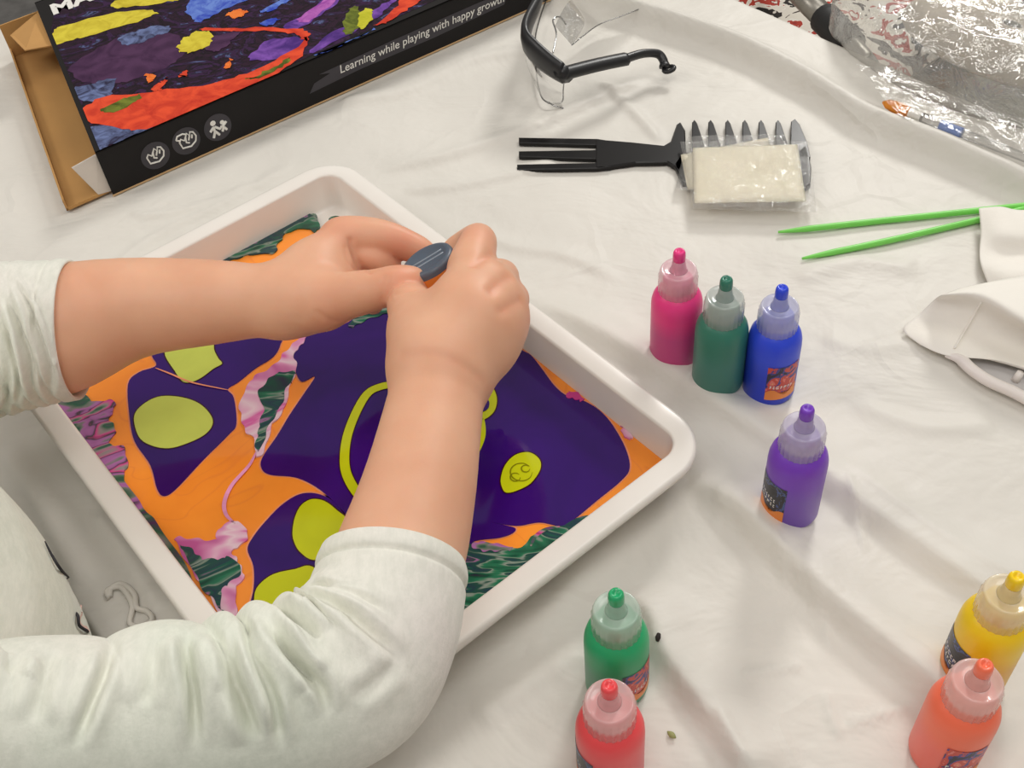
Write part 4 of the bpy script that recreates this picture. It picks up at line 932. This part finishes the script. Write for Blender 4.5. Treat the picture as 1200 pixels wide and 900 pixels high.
# ------------------------------------------------------------------ safety glasses
mglb = plain('black_glasses_frame', (34, 34, 36), .38, var=.08)
mlens = clear_mat('clear_lens', (.975, .975, .97, 1), .015, .03, 5, 0.0)
gp_ = G(655, 120, 0); gl_ = empty('safety_glasses', (gp_.x, gp_.y, 0), 'clear safety glasses with a black brow bar and one folded open temple', 'safety glasses')
brow = crom([G(634, -12, .050), G(628, 6, .050), G(618, 30, .050), G(617, 48, .048), G(628, 62, .045), G(645, 76, .041), G(660, 86, .038)], 8)
n_ = len(brow); b = MB()
wz = [.004 + .0075 * min(1, i / n_ * 2.2) * (1 if i < n_ * .7 else 1 - (i / n_ - .7) * 1.2) for i in range(n_)]
V_ = []; F_ = []
for i, p in enumerate(brow):
    t_ = (brow[min(i + 1, n_ - 1)] - brow[max(i - 1, 0)]).normalized(); s_ = t_.cross(Vector((0, 0, 1))).normalized()
    for k in range(10):
        a_ = 2 * PI * k / 10; V_.append(p + s_ * .0042 * math.cos(a_) + Vector((0, 0, 1)) * wz[i] * (math.sin(a_)))
for i in range(n_ - 1):
    for k in range(10): F_.append((i * 10 + k, i * 10 + (k + 1) % 10, (i + 1) * 10 + (k + 1) % 10, (i + 1) * 10 + k))
F_ += [tuple(range(10)), tuple((n_ - 1) * 10 + k for k in range(10))]
b.add(V_, F_); b.out('brow_bar', mglb, gl_)
b = MB(); tp = crom([G(661, 86, .036), G(700, 76, .032), G(734, 69, .028)], 8); b.add(*tube(tp, .0062, 8, True, .8)); b.out('temple_sleeve', mglb, gl_)
tp = crom([G(730, 70, .028), G(752, 63, .025), G(770, 63, .020), G(777, 70, .016), G(779, 79, .012)], 8); b = MB(); b.add(*tube(tp, [.0036] * (len(tp) - 6) + [.0037, .0040, .0044, .0048, .0048, .0044], 8)); 
c_ = G(784, 81, .011)
b.out('temple_arm', mglb, gl_)
b = MB(); ring = [c_ + Vector((.0042 * math.cos(a), .0042 * math.sin(a) * .8, .001 * math.cos(a))) for a in np.linspace(0, 2 * PI, 17)]; b.add(*tube(ring, .0018, 8, False)); b.out('temple_tip', mglb, gl_)
b = MB(); b.add(*tube([G(657, 83, .041), G(664, 89, .030)], .0058, 10)); b.out('hinge', mglb, gl_)
# lens sheet hanging from the brow down to the cloth
top = [p - Vector((0, 0, .004)) for p in brow[6:]]; bot = crom([G(640, 0, .007), G(628, 40, .006), G(628, 80, .005), G(634, 112, .0045), G(646, 122, .0042), G(660, 127, .004)], 8)
m1 = len(top); bi_ = [bot[min(int(i / (m1 - 1) * (len(bot) - 1)), len(bot) - 1)] for i in range(m1)]; rows = 10; V_ = []; F_ = []
for j in range(rows + 1):
    f_ = j / rows
    for i in range(m1): V_.append(top[i] * (1 - f_) + bi_[i] * f_ + (top[i] - Vector((gp_.x + .03, gp_.y + .05, .03))).normalized() * .006 * math.sin(PI * f_))
for j in range(rows):
    for i in range(m1 - 1): F_.append((j * m1 + i, j * m1 + i + 1, (j + 1) * m1 + i + 1, (j + 1) * m1 + i))
mesh('lens', V_, F_, mlens, gl_)
medge = clear_mat('lens_edge', (.62, .62, .62, 1), .25, .1, 5, .0)
b = MB(); b.add(*tube(bi_, .0007, 6)); b.add(*tube(crom([G(661, 92, .028), G(660, 106, .012), G(658, 120, .005), G(642, 121, .0044)], 8), .0006, 6)); b.add(*tube(crom([G(648, 62, .020), G(652, 40, .022), G(648, 24, .024), G(656, 20, .022), G(664, 30, .014)], 8), .0007, 6)); b.out('lens_edge', medge, gl_)
tp1 = crom([G(650, 30, .030), G(668, 0, .040), G(700, -25, .050), G(745, -40, .050)], 6); bt1 = crom([G(670, 53, .010), G(700, 30, .010), G(728, 19, .011), G(756, 8, .014)], 6)
m1 = len(tp1); V_ = []; F_ = []
for j in range(7):
    for i in range(m1): V_.append(tp1[i] * (1 - j / 6) + bt1[i] * (j / 6))
for j in range(6):
    for i in range(m1 - 1): F_.append((j * m1 + i, j * m1 + i + 1, (j + 1) * m1 + i + 1, (j + 1) * m1 + i))
mesh('lens', V_, F_, mlens, gl_)
b = MB(); b.add(*tube(bt1, .0005, 6)); b.out('lens_edge', medge, gl_)

# ------------------------------------------------------------------ green sticks
mgst = plain('green_plastic_stick', (124, 216, 92), .35, var=.05)
for l, lb in ((((912, 272), (1030, 259), (1210, 240)), 'long green plastic stick farther from the paper, thin pointed end'), (((940, 303), (1050, 280), (1205, 244)), 'long green plastic stick reaching under the white paper, nearer the bottles')):
    pts = crom([G(x, y, .0026) for x, y in l], 12); n_ = len(pts); rad = [.0008 + .0014 * min(1, i / 5) for i in range(n_)]
    r_ = G(*l[0], 0); b = MB(); b.add(*tube(pts, rad, 10)); o = b.out('plastic_stick', mgst); tag(o, lb, 'stick', 'green sticks')

# ------------------------------------------------------------------ white paper and plastic frame on the right
mpap, nt, bs = new_mat('white_paper'); n1 = noise(nt, 20, 4); r1 = ramp(nt, n1.outputs['Fac'], [(.3, lin((240, 235, 226))), (.7, lin((246, 242, 234)))]); nt.links.new(r1.outputs[0], bs.inputs['Base Color']); sets(bs, Roughness=.9, Specular_IOR_Level=.2); bump(nt, bs, noise(nt, 35, 5, .6).outputs['Fac'], .3, .003)
def sheet(name, rows_px, mat, per=6):
    """rows of (px,py,z) -> smooth sheet"""
    R_ = [crom([G(*p) for p in r], per) for r in rows_px]; nr_ = len(R_); nc = len(R_[0]); cols = [crom([R_[j][i] for j in range(nr_)], per) for i in range(nc)]
    V_ = []; F_ = []; m_ = len(cols[0])
    for i in range(nc): V_ += cols[i]
    for i in range(nc - 1):
        for j in range(m_ - 1): F_.append((i * m_ + j, i * m_ + j + 1, (i + 1) * m_ + j + 1, (i + 1) * m_ + j))
    o = mesh(name, V_, F_, mat); md = o.modifiers.new('thickness', 'SOLIDIFY'); md.thickness = .0004; return o
tag(sheet('paper_towel', [
    [(1147, 244, .010), (1172, 242, .014), (1196, 246, .012), (1240, 244, .010)],
    [(1149, 270, .009), (1175, 272, .016), (1205, 274, .016), (1245, 272, .012)],
    [(1148, 295, .008), (1172, 296, .008), (1205, 298, .009), (1250, 298, .008)],
    [(1150, 312, .007), (1178, 318, .010), (1210, 318, .012), (1255, 318, .010)],
    [(1158, 333, .003), (1185, 338, .006), (1215, 338, .008), (1260, 338, .006)]], mpap), 'white paper towel piece covering the ends of the green sticks', 'paper towel', 'white paper towels')
tag(sheet('paper_towel', [
    [(1125, 338, .022), (1160, 330, .026), (1200, 322, .026), (1260, 312, .022)],
    [(1106, 345, .030), (1150, 345, .036), (1200, 372, .036), (1260, 400, .030)],
    [(1094, 352, .018), (1140, 362, .020), (1200, 388, .018), (1260, 415, .014)],
    [(1075, 370, .008), (1125, 385, .009), (1190, 405, .008), (1260, 430, .006)],
    [(1058, 386, .005), (1110, 405, .008), (1180, 425, .008), (1260, 450, .006)],
    [(1078, 404, .0045), (1112, 417, .007), (1180, 424, .010), (1260, 455, .008)]], mpap), 'larger white paper towel folded over itself, lying on the white plastic rim', 'paper towel', 'white paper towels')
tw = bpy.data.objects['paper_towel.001']; bvt = BVHTree.FromPolygons([v.co for v in tw.data.vertices], [tuple(p.vertices) for p in tw.data.polygons])
hs = [bvt.ray_cast(CAM, RAY(p.x, p.y)) for p in crom([(1150, 354, 0), (1134, 382, 0), (1118, 409, 0)], 6)]; hs = [h[0] + Vector((0, 0, .0006)) for h in hs if h[0] is not None]
b = MB(); b.add(*tube(hs, .0011, 8, True, .5)); b.out('pressed_seam', mpap, tw)
mrim = plain('white_rim_plastic', (238, 230, 224), .35, var=.02); mgr = plain('grey_inside_plastic', (190, 186, 184), .5)
rp = G(1160, 430, 0); rim = empty('plastic_tray_lid', (rp.x, rp.y, 0), 'white plastic rimmed lid peeking out from under the folded paper', 'plastic lid')
rimpts = crom([G(1108, 416, .005), G(1125, 421, .006), (G(1140, 434, .006)), G(1160, 447, .006), G(1185, 458, .006), G(1220, 474, .006), G(1270, 480, .006)], 8)
b = MB(); b.add(*tube(rimpts, [.0014 + .0022 * min(1, i / 10) for i in range(len(rimpts))], 12)); b.out('raised_rim', mrim, rim)
b = MB(); b.add(*slab([G(x, y, .003) for x, y in ((1112, 410), (1135, 424), (1165, 446), (1205, 462), (1260, 470), (1260, 425), (1200, 418))], .0012, .003)); b.out('inner_panel', mgr, rim, False)
b = MB(); p_ = G(1190, 446, .003); b.add(*tube([p_, p_ + Vector((.002, .001, .006))], [.0026, .002], 10)); b.out('peg', mrim, rim)

# ------------------------------------------------------------------ brush in clear pouch
mor = plain('orange_bristles', (226, 140, 40), .6, var=.15, vscale=200); mwf = plain('white_ferrule', (244, 242, 236), .4); mclr = clear_mat('clear_handle', (.95, .95, .95, 1), .05, .08, 10, .05, .12); mblu = plain('blue_grip', (128, 152, 212), .3)
ba_, bb_ = G(1040, 122, .012), G(1230, 196, .009); dd = (bb_ - ba_).normalized(); Ltot = (bb_ - ba_).length
br = empty('paint_brush', ba_, 'small paint brush with orange bristles and clear handle inside a clear pouch', 'paint brush')
def along(f0, f1, r0, r1, n=8): return tube([ba_ + dd * (f0 + (f1 - f0) * i / n) for i in range(n + 1)], [r0 + (r1 - r0) * i / n for i in range(n + 1)], 14)
b = MB(); b.add(*tube([ba_ + dd * x for x in (-.004, 0, .006, .014, .018)], [.0008, .0035, .0046, .0044, .0036], 14)); b.out('bristles', mor, br)
b = MB(); b.add(*along(.017, .028, .0036, .0030)); b.out('ferrule', mwf, br)
b = MB(); b.add(*along(.028, Ltot, .0036, .0032)); b.out('handle', mclr, br)
b = MB(); b.add(*along(.043, .060, .0039, .0039)); b.out('grip', mblu, br)
mpouch = clear_mat('clear_pouch_film', (.99, .99, .985, 1), .03, .10, 60, .6, .03)
pc = [(975, 70), (1200, 62), (1290, 215), (1085, 175)]
o = patch(60, 40, [(1000, 100), (1215, 128), (1290, 240), (1052, 165)], lambda s, t_: .019 + .003 * fnoise(s * 12, t_ * 8, 8), 'clear_pouch', mpouch, None)
tag(o, 'flat clear plastic pouch lying over the small paint brush', 'plastic pouch')

# ------------------------------------------------------------------ big crinkled bag beyond the brush
mbag = clear_mat('crinkled_clear_bag', (.97, .965, .95, 1), .32, .07, 55, 1.0, .18)
def bag(c0, R1, R2, R3, seed, n1=190, n2=120, rag=1.0):
    a, t_ = np.meshgrid(np.linspace(0, 2 * PI, n1, endpoint=False), np.linspace(0.02, PI * .52, n2))
    ca, sa = np.cos(a) * np.sin(t_), np.sin(a) * np.sin(t_)
    fold = sum(np.abs(fnoise(ca * k_ + 1.7 * k_, sa * k_, seed + j, 1)) * w_ for j, (k_, w_) in enumerate(((3.5, .20), (8, .11), (17, .06), (34, .03))))
    f = 1.06 - fold * rag * .9
    lx = R1 * np.sin(t_) ** .6 * np.cos(a) * (1 + .5 * (f - 1)); ly = R2 * np.sin(t_) ** .6 * np.sin(a) * (1 + .5 * (f - 1)); z = np.maximum(.001, R3 * np.cos(t_) ** .7 * f + (f - 1) * .03)
    V_ = np.stack([c0.x + U.x * lx + Nn.x * ly, c0.y + U.y * lx + Nn.y * ly, c0.z + z], -1).reshape(-1, 3); id_ = np.arange(n1 * n2).reshape(n2, n1); nx_ = np.roll(id_, -1, 1)
    return V_, np.stack([id_[:-1], id_[1:], nx_[1:], nx_[:-1]], -1).reshape(-1, 4).tolist()
bc = G(1152, 58, 0.0)
bagE = empty('plastic_bag', bc, 'large crinkled clear plastic bag at the far edge of the table', 'plastic bag')
mesh('bag_film', *bag(bc, .140, .088, .060, 21), mbag, bagE)
mcont = plain('pale_bag_contents', (226, 214, 192), .6, var=.12, bmp=.3, bscale=60)
mesh('bag_contents', *bag(bc + Nn * .012 + U * .012 + Vector((0, 0, .0005)), .090, .046, .020, 51, 80, 50, .5), mcont, bagE)
# ------------------------------------------------------------------ beyond the table: floral cushion and metal pole
mflo, nt, bs = new_mat('floral_fabric'); nn = noise(nt, 30, 3, .5, 1.5); rr = ramp(nt, nn.outputs['Fac'], [(0, lin((40, 36, 34))), (.40, lin((60, 46, 40))), (.42, lin((226, 220, 208))), (.54, lin((236, 230, 220))), (.56, lin((176, 60, 46))), (.63, lin((140, 40, 40))), (.66, lin((230, 224, 212)))], 'CONSTANT')
nt.links.new(rr.outputs[0], bs.inputs['Base Color']); sets(bs, Roughness=.9)
cc = tb(TL + .06, -.17); cz = -.10; cu_ = cc - U * .155
def cushion():
    n1 = 60; s, t_ = np.meshgrid(np.linspace(-1, 1, n1), np.linspace(-1, 1, n1)); h = .035 * np.sqrt(np.clip((1 - np.abs(s) ** 4) * (1 - np.abs(t_) ** 4), 0, 1))
    o1 = np.stack([cu_.x + U.x * s * .20 + Nn.x * (t_ * .14 + .02), cu_.y + U.y * s * .20 + Nn.y * (t_ * .14 + .02), cz + h], -1).reshape(-1, 3); o2 = o1.copy(); o2[:, 2] = cz - h.reshape(-1)
    id_ = np.arange(n1 * n1).reshape(n1, n1); f1 = np.stack([id_[:-1, :-1], id_[:-1, 1:], id_[1:, 1:], id_[1:, :-1]], -1).reshape(-1, 4); f2 = f1[:, ::-1] + n1 * n1
    return np.concatenate([o1, o2]), np.concatenate([f1, f2]).tolist()
tag(mesh('seat_cushion', *cushion(), mflo), 'white chair cushion with red and black floral print beyond the table edge', 'cushion')
mol = plain('dark_chair_wood', (70, 66, 40), .6)
chr_ = empty('chair', (cc.x, cc.y, -.73), 'dark chair under the floral cushion at the far table edge', 'chair')
b = MB(); b.add(*slab([cc + U * a + Nn * c for a, c in ((-.25, -.125), (.42, -.125), (.42, .22), (-.25, .22))], cz - .065, cz - .036, .004)); b.out('seat', mol, chr_, False)
for a, c in ((-.22, -.09), (.39, -.09), (.39, .19), (-.22, .19)):
    p_ = cc + U * a + Nn * c; b = MB(); b.add(*tube([(p_.x, p_.y, -.73), (p_.x, p_.y, cz - .06)], .016, 12)); b.out('leg', mol, chr_)
msteel = plain('brushed_metal', (150, 146, 138), .35, .7); mgrip = plain('black_rubber_grip', (30, 30, 30), .6)
p0, p1 = G(931, -14, -.035), G(1023, 78, -.035); pd = (p1 - p0).normalized(); Lp = (p1 - p0).length
pole = empty('metal_pole', (p0.x, p0.y, p0.z), 'grey metal pole with a black rubber grip beyond the table edge', 'pole')
def seg(a, b_, r0, r1=None): return tube([p0 + pd * (a + (b_ - a) * i / 6) for i in range(7)], [r0 + ((r1 or r0) - r0) * i / 6 for i in range(7)], 18)
g0 = (G(967, 21, -.035) - p0).length; g1 = (G(992, 55, -.035) - p0).length
b = MB(); b.add(*seg(-.25, g0 + .004, .0110)); b.out('shaft', msteel, pole)
b = MB(); b.add(*seg(g0, g1, .0142, .0132)); b.out('grip', mgrip, pole)
b = MB(); b.add(*seg(g1 - .002, g1 + .03, .0095, .0072)); b.out('end_ferrule', msteel, pole)
b = MB(); b.add(*seg(g1 + .03, g1 + .05, .007, .0045)); b.out('end_tip', plain('grey_tip', (120, 118, 112), .5), pole)

# ------------------------------------------------------------------ small bits
sp_ = G(771, 747, .0); sp_ = G(771, 747, max(0, clothz(sp_.x, sp_.y)) + .0014); b = MB(); b.add(*tube([sp_ + Vector((-.0006, -.0018, 0)), sp_, sp_ + Vector((.0008, .0020, 0))], [.0009, .0014, .0010], 8)); tag(b.out('crumb', plain('dark_crumb', (40, 30, 26), .8)), 'tiny dark crumb on the cloth beside the emerald green bottle', 'crumb')
sp_ = G(787, 861, .001); dv = (G(792, 865, .001) - sp_); b = MB(); b.add(*tube([sp_ - dv, sp_ - dv * .5, sp_, sp_ + dv * .5, sp_ + dv], [.0003, .0012, .0016, .0012, .0003], 10, True, .6)); tag(b.out('seed', plain('green_seed', (150, 152, 96), .6)), 'small flat green seed on the cloth beside the red bottle', 'seed')
mgel = plain('clear_gel', (226, 221, 212), .12)
gel = empty('clear_gel_sticker', G(155, 690, 0), 'clear glossy moulded sticker on the cloth between tray and shirt', 'sticker')
for l in ([(128, 700), (126, 692), (140, 688), (150, 698), (155, 712), (152, 730), (165, 734), (178, 726), (172, 716), (160, 712), (158, 698), (150, 688), (140, 684), (130, 690)],):
    b = MB(); b.add(*tube(crom([G(x, y, .0016) for x, y in l], 6, True), .0016, 8)); b.out('moulded_outline', mgel, gel)

# ------------------------------------------------------------------ light
W = bpy.data.worlds.new('World'); S.world = W; W.use_nodes = True
wn = W.node_tree; bg = wn.nodes['Background']; bg.inputs[1].default_value = .36
tcw = wn.nodes.new('ShaderNodeTexCoord'); sxw = wn.nodes.new('ShaderNodeSeparateXYZ'); wn.links.new(tcw.outputs['Generated'], sxw.inputs[0])
rw = wn.nodes.new('ShaderNodeValToRGB'); rw.color_ramp.elements[0].color = (.32, .28, .25, 1); rw.color_ramp.elements[1].color = (1, .95, .88, 1); rw.color_ramp.elements[0].position = .35; rw.color_ramp.elements[1].position = .75
mrw = wn.nodes.new('ShaderNodeMapRange'); mrw.inputs['From Min'].default_value = -1; wn.links.new(sxw.outputs['Z'], mrw.inputs['Value']); wn.links.new(mrw.outputs[0], rw.inputs['Fac']); wn.links.new(rw.outputs[0], bg.inputs[0])
def area(name, loc, target, size, energy, color):
    l = bpy.data.lights.new(name, 'AREA'); l.size = size; l.energy = energy; l.color = color; l.shape = 'DISK'
    o = bpy.data.objects.new(name, l); COL.objects.link(o); o.location = loc
    o.rotation_euler = (Vector(target) - Vector(loc)).to_track_quat('-Z', 'Y').to_euler(); return o
area('ceiling_lamp_main', (1.05, 2.35, 1.45), (0, .5, 0), .5, 27, (1, .98, .94))
area('ceiling_lamp_right', (.9, .7, 2.0), (0, .5, 0), .8, 8, (1, .98, .94))
area('ceiling_lamp_side', (-1.5, .6, 1.6), (0, .5, 0), .6, 8, (1, .96, .91))
area('near_fill_light', (-.1, -.35, 1.95), (0, .5, 0), 1.0, 12, (1, .97, .93))  # added soft fill above and behind the camera, brightens the near side
S.view_settings.view_transform = 'Standard'; S.view_settings.look = 'None'; S.view_settings.exposure = -0.12
S.cycles.transparent_max_bounces = 16
